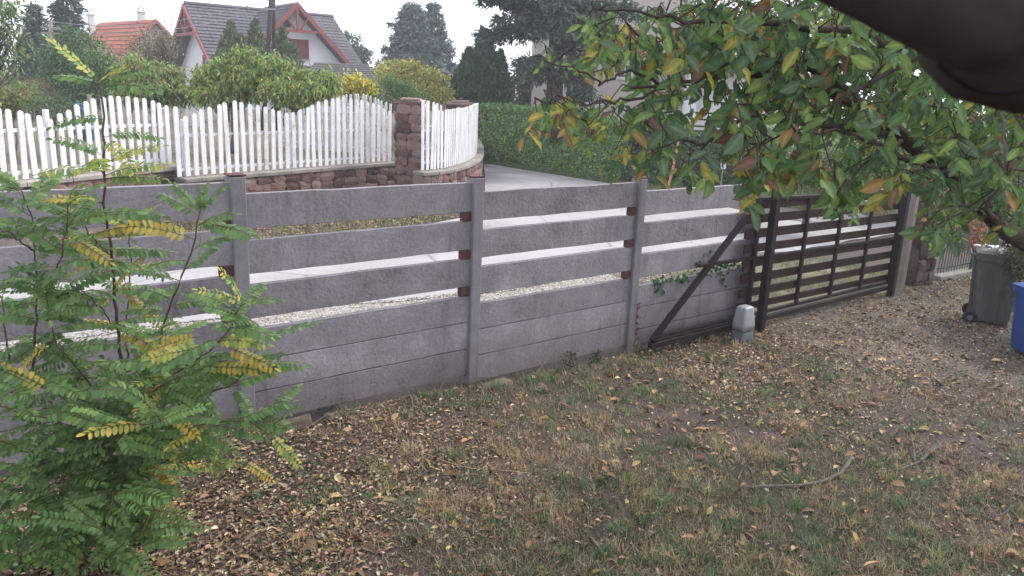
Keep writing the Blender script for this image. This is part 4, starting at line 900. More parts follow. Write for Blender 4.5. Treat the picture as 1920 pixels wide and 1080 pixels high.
# big spruce over the hedge
def big_spruce():
    D = 29.5; o = thing('spruce', (*aty(1040, 200, D)[:2], .0), 'big dark spruce with drooping boughs in front of the cream house', 'tree')
    mb = MB(); tr = [aty(1036, 260, D), aty(1040, 170, D), aty(1042, 100, D), aty(1045, 40, D), aty(1052, -60, D), aty(1058, -160, D)]; mb.tube(tr, [.36, .3, .27, .24, .2, .12], 12)
    boughs = [((1042, 30), (905, -5), 1.), ((1042, 45), (925, 45), 1.), ((1040, 55), (905, 75), .6), ((1044, 20), (960, 15), 1.), ((1042, 62), (985, 60), .8), ((1042, 60), (1140, 95), .35), ((1042, 40), (1180, 60), 1.), ((1044, 10), (1190, 20), 1.),
              ((1042, 70), (1080, 100), .35), ((1042, 75), (1120, 90), .35), ((1036, 120), (985, 118), .8), ((1036, 135), (978, 142), .8), ((1038, 125), (1100, 150), .4), ((1040, 140), (1105, 168), .4), ((1040, 100), (1100, 128), .3), ((1045, -10), (930, -40), 1), ((1045, -20), (1170, -40), 1), ((1046, -50), (960, -90), 1), ((1046, -60), (1150, -100), 1), ((1043, 15), (1010, 50), 1), ((1043, 25), (1090, 60), 1), ((1044, 0), (1060, 60), 1.), ((1044, 0), (985, 35), 1.), ((1046, -20), (1120, 30), 1.), ((1046, -30), (1040, 20), 1.)]
    Ps, Ds, Ns, Ss = [], [], [], []
    for (a, b, de) in boughs:
        for rep in range(3):
            dy = random.uniform(-2.2, 1.4); p0 = aty(a[0], a[1], D); p2 = aty(b[0] + random.gauss(0, 9), b[1] + random.gauss(0, 9), D + dy); p1 = (p0 + p2) / 2 + [0, 0, .25]; L = np.linalg.norm(p2 - p0)
            mb.tube([p0, p1, p2], [.06, .04, .01], 5, False); d = unit(p2 - p0); side = unit(np.cross(d, [0, 0, 1.]))
            n = int(L / .0135 * de); s = .12 + .88 * rng.random(n) ** .8; pt = (1 - s)[:, None] ** 2 * p0 + 2 * ((1 - s) * s)[:, None] * p1 + (s ** 2)[:, None] * p2
            wv = rng.normal(size=(n, 1)); pt = pt + side * wv * (.34 - .2 * s[:, None]) * min(L, 2.2) * .55 - Z3 * np.abs(rng.normal(size=(n, 1))) * .14
            Ps.append(pt); Ds.append(unit(d * .7 + side * np.sign(wv) * .7 + rng.normal(size=(n, 3)) * .4 - Z3 * .3)); Ns.append(unit(rng.normal(size=(n, 3)) * .6 + [0, 0, 1])); Ss.append(.22 * rng.uniform(.6, 1.4, n))
    P_, D_, N_, S = [np.concatenate(q) for q in (Ps, Ds, Ns, Ss)]
    P_ = np.repeat(P_, 2, 0) + rng.normal(size=(len(P_) * 2, 3)) * .05; D_ = unit(np.repeat(D_, 2, 0) + rng.normal(size=(len(P_), 3)) * .5); N_ = np.repeat(N_, 2, 0); S = np.repeat(S, 2)
    V, F, C = leafcloud(P_, D_, N_, S, S * .3, pick([(.05, .08, .055, 3), (.07, .11, .075, 2), (.095, .14, .10, 1)], len(P_), .2))
    f = link('foliage', npmesh('foliage', V, F, 'needle', C, o.location), o, o.location); f['kind'] = 'stuff'; mb.build('trunk', 'bark_dark', o, True)
big_spruce()
# hedge along the side drive and on to the right
def hedge(name, label, base, topz, depth, n, leaf, cols, lump=.12, group=None, back=1):
    base = resample(np.array(base, float), 80); o = thing(name, (base[0][0], base[0][1], 0), label, 'hedge', group)
    i = rng.integers(0, 79, n); w = rng.random((n, 1)); p = base[i] * (1 - w) + base[i + 1] * w; d = unit((base[i + 1] - base[i])[:, :2]); nb = np.stack([-d[:, 1], d[:, 0]], 1)
    tz = np.interp(np.linspace(0, 1, 80), *topz)[i] if isinstance(topz, tuple) else topz
    face = rng.random(n); h = rng.random(n); dep = np.where(face < .68, (rng.random(n) ** 2) * .3, rng.random(n) * depth); zz = np.where(face < .68, h * tz, tz * (1 - .06 * rng.random(n) ** 2))
    bump = lump * (fbm(p[:, 0] * 1.1 + zz, p[:, 1] * 1.1 + zz * 1.3, 31) - .5) * 2.4
    P_ = np.stack([p[:, 0] + nb[:, 0] * (dep + bump), p[:, 1] + nb[:, 1] * (dep + bump), p[:, 2] + zz + (face > .68) * bump * .8], 1)
    Nn = np.where((face < .68)[:, None], np.concatenate([-nb, np.full((n, 1), .2)], 1), np.tile([[0, 0, 1.]], (n, 1))); Nn = unit(Nn + .6 * rng.normal(size=(n, 3)))
    S = leaf * rng.uniform(.6, 1.4, n); V, F, C = leafcloud(P_ + rng.normal(size=(n, 3)) * .05, unit(Nn * .6 + rng.normal(size=(n, 3))), Nn, S, S * .6, pick(cols, n, .25)); f = link('foliage', npmesh('foliage', V, F, 'leaf_thick', C, o.location), o, o.location); f['kind'] = 'stuff'
    mb = MB()
    for q in range(0, 80, 2):
        b = base[q] + np.array([*(-np.array([-(base[min(q + 1, 79)] - base[max(q - 1, 0)])[1], (base[min(q + 1, 79)] - base[max(q - 1, 0)])[0]]) * 0), 0]); dd_ = unit((base[min(q + 1, 79)] - base[max(q - 1, 0)])[:2]); b[:2] += np.array([-dd_[1], dd_[0]]) * depth * .45
        for _ in range(3): mb.tube([b, b + [random.gauss(0, .15), random.gauss(0, .15), 1.0], b + [random.gauss(0, .3), random.gauss(0, .3), 1.7]], [.03, .02, .008], 4, False)
    mb.build('stems', 'bark_dark', o); return o
HG = [(.17, .30, .09, 3), (.22, .38, .11, 3), (.09, .16, .07, 2), (.28, .38, .13, .7)]
def bz(x, y, z=0): return onz(x, y, z)
hb = [bz(896, 300), bz(930, 305), bz(1000, 317), bz(1080, 329), bz(1160, 342)]
hedge('hedge', 'clipped green hedge along the far side of the side drive', hb, ([0, 1], [2.25, 2.05]), 1.1, 34000, .085, HG, .10)
hb2 = [bz(1165, 343), bz(1250, 352), bz(1340, 358), bz(1450, 366, -.05)]
hedge('hedge', 'darker shaggy hedge stretch behind the leaning orange stake', hb2, ([0, .4, 1], [1.9, 1.75, 1.9]), 1.3, 30000, .085, [(.06, .115, .05, 3), (.09, .16, .06, 2), (.045, .085, .04, 2), (.17, .22, .08, .5)], .22)
shrub('green_bush', 'tall light green weeping bush behind the left half of the gate', 'bush', [(1480, 310, 70, 55, 20.5), (1550, 305, 60, 60, 20), (1600, 320, 45, 45, 20), (1500, 345, 80, 28, 19.8), (1440, 280, 50, 40, 21)], (*aty(1510, 380, 20.5)[:2], -.1), 4200, .075, [(.12, .21, .055, 4), (.16, .27, .07, 3), (.08, .15, .045, 2)], trunk=.05, ratio=.32, droop=.7, shell=.5)
shrub('green_bush', 'mixed green bush behind the top right end of the gate', 'bush', [(1660, 290, 55, 60, 24), (1730, 280, 60, 60, 24), (1700, 320, 60, 30, 23)], (*aty(1700, 360, 24)[:2], -.3), 1900, .11, [(.12, .19, .06, 3), (.19, .26, .08, 2), (.32, .28, .08, 1)], trunk=.06)
shrub('red_bush', 'sparse orange red bush behind the dark bin', 'bush', [(1830, 410, 32, 34, 14.2), (1845, 455, 25, 25, 14), (1800, 395, 25, 20, 14.5)], (*ong(1840, 512)[:2], -.4), 200, .07, [(.34, .13, .06, 3), (.24, .14, .07, 2), (.12, .10, .05, 1)], trunk=.02, shell=.9, m=4)
shrub('green_bush', 'grey green bush beyond the iron railing', 'bush', [(1860, 330, 80, 70, 21), (1800, 420, 60, 34, 20), (1930, 380, 60, 80, 20), (1780, 360, 40, 40, 21)], (*aty(1850, 440, 21)[:2], -.4), 1900, .10, [(.09, .12, .06, 3), (.14, .16, .08, 2), (.24, .15, .09, .8)], trunk=.05)
shrub('green_bush', 'thicket right of the dark bin at the picture edge', 'bush', [(1930, 460, 34, 60, 11.5), (1960, 520, 40, 60, 11)], (*ong(1945, 560)[:2], -.4), 500, .07, [(.06, .09, .03, 3), (.10, .12, .05, 2)], trunk=.03)
# tree behind the porch, its trunk seen through the leaves
a = aty(1412, 265, 30); o = thing('broadleaf_tree', (a[0], 30, 0), 'grey tree trunk standing beside the white porch', 'tree')
MB().tube([(a[0], 30, -.2), aty(1408, 200, 30), aty(1416, 120, 30), aty(1440, 20, 30)], [.34, .3, .26, .2], 12).build('trunk', 'bark_grey', o, True)
bl = [ell(1440, -20, 150, 70, 30), ell(1560, 20, 90, 60, 30)]; Pc, Nc = crown_pts(bl, 900); P_, N_ = tufts(Pc, Nc, 6, .3); k = len(P_)
V, F, C = leafcloud(P_, unit(rng.normal(size=(k, 3)) + [0, 0, -.4]), N_, .14, .08, pick(GREEN, k)); f = link('foliage', npmesh('foliage', V, F, 'leaf', C, o.location), o, o.location); f['kind'] = 'stuff'

# ------------------------------------------------------------------ utility poles, wires, stakes, posts, odd things
def pole(x, dx, D, label, ytop=-160, ybot=140, r=.09):
    a = aty(x, ybot, D); a[2] = 1; b = aty(x + dx, ytop, D); o = thing('utility_pole', tuple(a), label, 'pole', 'pair of dark utility poles')
    MB().tube([a, b], [r * 1.1, r * .85], 12).build('shaft', 'timber_pole', o, True); return o
pa = pole(489, 28, 31, 'left pole of the dark pair in front of the grey roof', ytop=-140)
pb = pole(516, -8, 31.3, 'right pole of the dark pair in front of the grey roof', ytop=-140)
q = aty(508, 18, 31.1); MB().box(q - [0, .2, 0], (.42, .06, .05)).build('cross_bar', 'cover_grey', pa)
q = aty(506, 74, 31.1); MB().box(q - [0, .15, 0], (.4, .05, .05)).build('cross_bar', 'timber_pole', pa)
a = aty(94, 180, 40); a[2] = 1; b = aty(95, 38, 40); o = thing('utility_pole', tuple(a), 'thin far pole with wires between the dark conifers', 'pole'); MB().tube([a, b], [.12, .09], 8).build('shaft', 'wood_post', o)
for z in (52, 62, 84): MB().box(aty(94, z, 40), (.9, .07, .06)).build('cross_bar', 'wood_post', o)
for yy, x1, y1, lab in ((38, 165, 34, 'upper thin wire running from the far pole'), (52, 165, 50, 'lower thin wire running from the far pole')):
    p0 = aty(95, yy + 2, 40); p1 = aty(505, y1 - 34, 31); pts = [p0 * (1 - s) + p1 * s - Z3 * 4 * .5 * s * (1 - s) for s in np.linspace(0, 1, 14)]; w_ = MB().tube(pts, .015, 4).build('wire', 'cover_grey'); tag(w_, lab, 'wire', 'wires from the far pole')
p0 = aty(530, -20, 31); 
def stake(x0, y0, x1, y1, D, label, r=.035, mat='stake', cat='stake', name='stake', zb=None):
    a = aty(x0, y0, D); b = aty(x1, y1, D); d = unit(b - a); b = b + d * .35; o = MB().tube([b, (a + b) / 2 + [.02, 0, 0], a], [r, r, r * .9], 8).build(name, mat, loc=tuple(b)); return tag(o, label, cat)
stake(1273, 262, 1252, 352, 22.5, 'long orange brown stake leaning against the hedge')
stake(1201, 306, 1193, 334, 22.5, 'short orange stake left of the leaning one')
stake(167, 178, 166, 222, 18.2, 'light wooden post behind the pickets beside the blue barrel', .05, 'wood_post', 'post', 'garden_post')
stake(67, 183, 67, 205, 22, 'smaller grey wooden post in the bush at the left', .05, 'wood_post', 'post', 'garden_post')
c = aty(155, 206, 20.6); o = thing('water_barrel', (c[0], c[1], .9), 'blue plastic barrel behind the pickets beside the wooden post', 'barrel')
prof = [(0, .30), (.06, .33), (.30, .35), (.34, .36), (.38, .35), (.62, .35), (.66, .36), (.70, .35), (.95, .33), (1.0, .30)]
MB().tube([(c[0], c[1], c[2] - .78 + z * .9) for z, r in prof], [r * .62 for z, r in prof], 20).build('body', 'tarp_blue', o, True)
MB().tube([(c[0], c[1], c[2] + .125), (c[0], c[1], c[2] + .15)], .2, 20).build('lid', 'tarp_blue', o)
c = aty(1356, 312, 22.6); o = thing('small_sign', (c[0], c[1], c[2] - .3), 'small white plate with a dark mark in front of the hedge', 'sign')
MB().box(c, (.15, .02, .15), None, .004).build('plate', 'label_white', o); MB().box(c - [0, .012, .02], (.03, .006, .07)).build('mark', 'base_grey', o)
MB().bar(c - [0, -.02, .1], c - [0, -.02, 1.6], .025, .025, (0, 1, 0)).build('stick', 'wood_post', o)
# white garden rail far right behind gate
A = aty(1735, 345, 26); o = thing('white_railing', tuple(A), 'bit of white railing seen through leaves right of the gate', 'railing')
for z in (.55, .2): MB().bar(A + [-.5, 0, z], A + [1.2, 0, z], .05, .06).build('rail', 'white_paint', o)
for k in range(9): MB().bar(A + [-.45 + k * .19, 0, .0], A + [-.45 + k * .19, 0, .55], .03, .03, (0, 1, 0)).build('bar', 'white_paint', o)

exec_part2 = True
# ------------------------------------------------------------------ walnut tree over the gate (near, upper right)
def poly_pts(pl): return [aty(x, y, D) for x, y, D in pl]
WAL = [ # polyline in photo columns/rows with real depth, start and end radius
    ([(2330, 900, 5.3), (2240, 700, 5.1), (2120, 560, 4.9), (1960, 480, 4.6), (1880, 430, 4.4), (1790, 335, 4.2), (1700, 258, 4.0), (1610, 190, 3.8), (1500, 150, 3.7), (1400, 135, 3.6)], .10, .022),
    ([(1610, 190, 3.8), (1520, 130, 3.7), (1440, 110, 3.6), (1385, 112, 3.5), (1300, 150, 3.4), (1240, 160, 3.4), (1180, 165, 3.4)], .022, .005),
    ([(1700, 258, 4.0), (1600, 240, 3.8), (1480, 225, 3.6), (1400, 222, 3.5), (1320, 270, 3.4), (1290, 290, 3.4)], .02, .004),
    ([(1790, 335, 4.2), (1700, 300, 3.7), (1600, 250, 3.4), (1500, 240, 3.2), (1430, 270, 3.2)], .02, .004),
    ([(2120, 560, 4.9), (2050, 360, 4.2), (1960, 220, 3.8), (1850, 130, 3.5), (1730, 100, 3.4), (1650, 145, 3.3), (1560, 200, 3.2)], .06, .006),
    ([(1730, 100, 3.4), (1600, 60, 3.3), (1450, 40, 3.2), (1300, 45, 3.2), (1180, 20, 3.2), (1110, 15, 3.2)], .02, .004),
    ([(1880, 430, 4.4), (1850, 395, 3.6), (1800, 385, 3.3), (1750, 395, 3.2), (1730, 430, 3.2)], .02, .003),
    ([(2050, 360, 4.2), (1960, 300, 3.4), (1890, 330, 3.1), (1850, 390, 3.0)], .02, .003),
    ([(1240, 160, 3.4), (1200, 185, 3.3), (1100, 195, 3.2), (1040, 185, 3.2), (1000, 195, 3.2)], .007, .003),
    ([(1240, 160, 3.4), (1180, 130, 3.3), (1130, 160, 3.3), (1080, 125, 3.2), (1020, 115, 3.2)], .007, .003),
    ([(1700, 258, 4.0), (1640, 290, 3.6), (1590, 340, 3.4), (1560, 370, 3.3)], .014, .003),
    ([(1500, 150, 3.7), (1440, 190, 3.4), (1380, 200, 3.3), (1330, 190, 3.3)], .012, .003),
    ([(1320, 270, 3.4), (1260, 260, 3.3), (1210, 230, 3.3), (1190, 280, 3.3)], .006, .003),
    ([(1400, 222, 3.5), (1400, 280, 3.4), (1420, 320, 3.4), (1400, 350, 3.4)], .006, .003),
]
wal = thing('walnut_tree', tuple(aty(2330, 900, 5.3) * [1, 1, 0] + [0, 0, -.25]), 'big leafy tree reaching over the gate, green with yellow leaves', 'tree')
nodes = []; tm = MB(); base = aty(2330, 900, 5.3)
tm.tube([base * [1, 1, 0] + [.1, 0, -.5], base * [1, 1, .5] + [.03, 0, 0], base, aty(2240, 700, 5.1), aty(2240, 400, 5.3), aty(2200, 0, 5.6)], [.21, .17, .15, .14, .10, .05], 12); tm.build('trunk', 'bark_dark', wal, True)
for pl, r0, r1 in WAL:
    q = np.array(poly_pts(pl)); q = resample(q, max(10, len(q) * 4)); q[1:-1] += rng.normal(size=(len(q) - 2, 3)) * .008
    MB().tube(q, list(np.linspace(r0, r1, len(q))), 8).build('limb', 'bark_dark', wal, True)
    for a, b in zip(q[:-1], q[1:]): nodes.append(((a + b) / 2, r0))
ND = np.array([n[0] for n in nodes])
def walnut_leaf_mesh(seed, col, curl, L=1., W=.46):
    r = random.Random(seed); mb = MB(); ns = 8
    prof = [0, .20, .37, .47, .50, .47, .38, .20, 0]
    for i in range(ns + 1):
        s = i / ns; z = -curl * s * s + .02 * r.gauss(0, 1) * (0 < s < 1); w = prof[i] * W * (1 + .06 * r.gauss(0, 1))
        for k, t in enumerate((-1, -.5, 0, .5, 1)): mb.v.append(np.array([t * w, s * L, z + abs(t) * w * .35 + .012 * r.gauss(0, 1) * abs(t)])); mb.c.append(tuple(c * (1.5 if k == 2 else 1 + .08 * r.gauss(0, 1)) for c in col))
    for i in range(ns):
        for k in range(4): a = i * 5 + k; mb.f.append((a, a + 1, a + 6, a + 5))
    return mb
WG = [(.10, .175, .06), (.13, .215, .065), (.075, .14, .065), (.11, .17, .09), (.18, .26, .07)]; WY = [(.36, .30, .06), (.28, .27, .07), (.30, .20, .07)]; WBn = [(.20, .12, .07), (.15, .09, .06)]
WLM = {}
for nm, cs in (('g', WG), ('y', WY), ('b', WBn)): WLM[nm] = [walnut_leaf_mesh(i * 7 + j, c, [.1, .25, .4][j % 3] * (2 if nm == 'b' else 1)) for i, c in enumerate(cs) for j in range(3)]
WMESH = {k: [m.mesh('leaflet', 'leaf', True) for m in v] for k, v in WLM.items()}
# where foliage hangs: (x, y, rx, ry, weight, yellow share)
RG = [(1700, 60, 160, 60, 3.4, .03), (1560, 80, 140, 80, 3.2, .05), (1400, 60, 130, 60, 2.2, .06), (1250, 60, 80, 50, .8, .08), (1120, 45, 32, 40, .34, .1), (1140, 60, 28, 22, .15, .2), (1300, 120, 90, 45, .8, .12), (1200, 120, 50, 30, .3, .35),
      (1600, 180, 150, 70, 2.8, .08), (1750, 200, 130, 80, 2.8, .05), (1860, 250, 80, 80, 1.9, .06), (1800, 300, 100, 60, 1.4, .07), (1850, 350, 60, 50, .9, .08), (1760, 410, 50, 40, .6, .1), (1890, 390, 30, 40, .35, .05), (1900, 240, 40, 60, .6, .05),
      (1590, 350, 40, 50, .45, .05), (1640, 290, 60, 40, .6, .2), (1240, 190, 40, 40, .45, .12), (1215, 255, 55, 45, .5, .2), (1120, 200, 90, 22, .5, .5), (1050, 215, 50, 25, .4, .5), (1180, 290, 40, 25, .2, .4), (1030, 112, 20, 10, .08, .7), (1090, 105, 15, 12, .08, .8), (1080, 230, 60, 18, .25, .5),
      (1390, 250, 55, 50, .2, .6), (1330, 190, 40, 50, .06, .3), (1410, 320, 40, 50, .35, .85), (1300, 300, 30, 30, .15, .7), (1350, 240, 50, 30, .1, .4), (1480, 300, 60, 45, .5, .3), (1500, 200, 60, 50, .8, .15), (1460, 150, 60, 40, .9, .1), (1400, 180, 50, 25, .4, .2), (1170, 80, 40, 30, .3, .5), (1670, 330, 40, 30, .3, .2), (1120, 130, 18, 12, .08, .8),
      (2080, 200, 160, 250, 3.5, .05), (1800, -150, 350, 120, 5, .05), (2200, -100, 250, 200, 4, .05), (1400, -110, 200, 90, 2, .05), (2100, 420, 120, 60, .8, .05)]
leaves = []; tw = MB()
def add_cluster(x, y, D, yel, k=None):
    global ND
    c = aty(x, y, D); j = np.argmin(np.linalg.norm(ND - c, axis=1)); b = ND[j]; d = c - b; L = np.linalg.norm(d)
    
    m = (b + c) / 2 + np.array([random.gauss(0, .03), random.gauss(0, .03), .05]); tw.tube([b, m, c], [.0045, .003, .002], 4, False); ND = np.vstack([ND, c[None]])
    ax = unit(c - m + np.array([random.gauss(0, .2), random.gauss(0, .2), -.25])); k = k or random.choice((3, 5, 5, 7)); clump_y = random.random() < yel
    for q in range(k):
        s = random.uniform(-.06, .10); p = c + ax * s; th = random.random() * 6.28
        out = np.array([math.cos(th), math.sin(th) * .8, random.uniform(-.9, .1)]); dr_ = unit(ax * .4 + out); size = (.043 + .064 * random.random() ** 1.3) * (.86 if x < 1200 else 1) * (1.15 if q == 0 else 1)
        kind = 'g'
        if clump_y and random.random() < .5: kind = 'y' if random.random() < .72 else 'b'
        elif random.random() < .03: kind = 'y'
        elif random.random() < .02: kind = 'b'
        leaves.append((p, dr_, unit(np.array([random.gauss(0, .5), -.7 + random.gauss(0, .5), .55 + random.gauss(0, .3)])), size, kind, x))
tot = sum(r[4] for r in RG)
for (x, y, rx, ry, w_, yel) in RG:
    for _ in range(max(2, int(w_ * (48 if x > 1330 else 36)))):
        a = random.random() * 6.28; r = math.sqrt(random.random()); add_cluster(x + rx * r * math.cos(a), y + ry * r * math.sin(a), random.uniform(3.0, 4.8) if x < 1500 else random.choice((random.uniform(3.0, 4.6), random.uniform(4, 6.8), random.uniform(5, 8))), yel)
def basis(p, d, n, s):
    S = unit(np.cross(d, n)); U = np.cross(S, d); return Matrix(((S[0] * s, d[0] * s, U[0] * s, p[0]), (S[1] * s, d[1] * s, U[1] * s, p[1]), (S[2] * s, d[2] * s, U[2] * s, p[2]), (0, 0, 0, 1)))
def inview(p):
    x, y, z = p[0], p[1], p[2] - ZC; d = y * cp - z * sp; u_ = y * sp + z * cp; X_ = 960 + FPX * (x * cr + u_ * sr) / d; Y_ = 540 - FPX * (-x * sr + u_ * cr) / d; return X_, Y_, d
def keyf(l): X_, Y_, d = inview(l[0]); vis = (0 < X_ < 1930 and -20 < Y_ < 1080); return -(l[3] / d * (1 if vis else 0) * (1.6 if l[5] < 1320 else 1))
for _ in range(1150):  # extra unseen crown clusters outside the view, added to shade the yard
    c = np.array([random.uniform(-.5, 12), random.uniform(-1, 9.5), random.uniform(4.0, 6.6)]); X_, Y_, d_ = inview(c)
    if d_ > .1 and Y_ > -120 and -200 < X_ < 2080: continue
    for q in range(7):
        th = random.random() * 6.28; leaves.append((c + rng.normal(size=3) * .18, unit(np.array([math.cos(th), math.sin(th), -.5])), unit(np.array([random.gauss(0, .5), random.gauss(0, .5), 1.])), random.uniform(.12, .2), 'g', 9999))
leaves.sort(key=keyf)
def inst_leaf(parent, me, B, name):
    o = bpy.data.objects.new(name, me); COL.objects.link(o); o.parent = parent; l = Matrix.Translation(-wl(parent)) @ B; o.matrix_local = l; return o
for l in leaves[:300]: inst_leaf(wal, random.choice(WMESH[l[4]]), basis(*l[:4]), 'leaflet')
def joined(ls, lib):
    Vs, Fs, Cs, off = [], [], [], 0; cache = {}
    for l in ls:
        m = random.choice(lib[l[4]])
        if id(m) not in cache: cache[id(m)] = (np.array(m.v), np.array(m.f), np.array([c[:3] for c in m.c]))
        v_, f_, c_ = cache[id(m)]; B = np.array(basis(*l[:4])); Vs.append(v_ @ B[:3, :3].T + B[:3, 3]); Fs.append(f_ + off); Cs.append(c_ * random.uniform(.8, 1.25)); off += len(v_)
    return np.concatenate(Vs), np.concatenate(Fs), np.concatenate(Cs)
V, F, C = joined(leaves[300:], WLM); f = link('leaflets', npmesh('leaflets', V, F, 'leaf', C, wal.location, True), wal, wal.location); f['kind'] = 'stuff'
t_ = tw.build('twigs', 'bark_dark', wal); t_['kind'] = 'stuff'
# thin hanging dead twig
q = resample(np.array([aty(1873, 185, 2.6), aty(1880, 220, 2.6), aty(1884, 265, 2.6), aty(1888, 305, 2.6)]), 9); q += rng.normal(size=q.shape) * .003
MB().tube(q, list(np.linspace(.006, .003, 9)), 6).build('dead_twig', 'bark_grey', wal)

# ------------------------------------------------------------------ robinia sapling, lower left
def frond_mesh(seed, cols, pairs=11, L=1., droop=.35, lw=.185):
    r = random.Random(seed); mb = MB(); side = r.uniform(-.25, .25); fold = r.uniform(-.15, .5)
    def sp_(s): return np.array([side * s * s, s * L, -droop * s * s + .06 * s])
    mb.tube([sp_(s) for s in np.linspace(0, 1, 7)], list(np.linspace(.009, .004, 7)), 3, False, (.16, .15, .05))
    for i in range(pairs * 2 + 1):
        k = i // 2; s = .14 + .84 * (k + .5) / pairs if i < pairs * 2 else 1.; p = sp_(s); dirv = unit(sp_(min(1, s + .02)) - sp_(s - .02)); sd = 1 if i % 2 else -1
        lat = unit(np.cross(dirv, [0, 0, 1.])) * sd; d = unit(lat * .92 + dirv * .38 + np.array([0, 0, -fold + r.gauss(0, .12)])) if i < pairs * 2 else dirv
        ll = lw * (1.05 - .45 * abs(s - .5)) * r.uniform(.88, 1.1); w = ll * .46; S = unit(np.cross(d, [0, 0, 1.]) + np.array([r.gauss(0, .15)] * 3)); U = np.cross(S, d); b = len(mb.v); c = r.choice(cols); j = r.uniform(.85, 1.15)
        for f_, ww, uu_ in ((0, 0, 0), (.22, .40, .06), (.5, .5, .09), (.8, .4, .06), (1., .0, -.05)):
            if ww == 0: mb.v.append(p + d * ll * f_ + U * ll * uu_); mb.c.append(tuple(x * j for x in c))
            else:
                for q in (-1, 0, 1): mb.v.append(p + d * ll * f_ + S * q * w * ww * 2 * .5 + U * (abs(q) * uu_ * ll)); mb.c.append(tuple(x * j * (1.15 if q == 0 else 1) for x in c))
        mb.f += [(b, b + 1, b + 2), (b, b + 2, b + 3)]
        for a in (1, 4): mb.f += [(b + a, b + a + 3, b + a + 4, b + a + 1), (b + a + 1, b + a + 4, b + a + 5, b + a + 2)]
        mb.f += [(b + 7, b + 10, b + 8), (b + 8, b + 10, b + 9)]
    return mb
RGc = [(.13, .225, .075), (.165, .265, .09), (.105, .185, .07)]; RL = [(.16, .28, .085), (.21, .31, .09), (.13, .24, .075)]; RY = [(.42, .33, .06), (.48, .34, .07), (.34, .31, .07)]; RM = [(.30, .36, .09), (.40, .38, .09), (.19, .28, .075)]
FM = {'g': [frond_mesh(i, RGc, 11 + i % 3, 1, .15 + .1 * (i % 4)).mesh('leaf', 'leaf', True) for i in range(8)], 'l': [frond_mesh(20 + i, RL, 11, 1, .3).mesh('leaf', 'leaf', True) for i in range(4)],
      'y': [frond_mesh(40 + i, RY, 9, 1, .25).mesh('leaf', 'leaf', True) for i in range(3)], 'm': [frond_mesh(60 + i, RM, 10, 1, .3).mesh('leaf', 'leaf', True) for i in range(3)]}
sb = ong(250, 1000); rob = thing('locust_sapling', tuple(sb), 'young feathery leaved sapling, green and yellow, in the lower left', 'tree')
def rp(pl, k=None): q = resample(np.array([aty(x, y, D) for x, y, D in pl]), k or max(8, len(pl) * 4)); q[1:] += rng.normal(size=(len(q) - 1, 3)) * .006; return q
B0 = (248, 1005, sb[1])
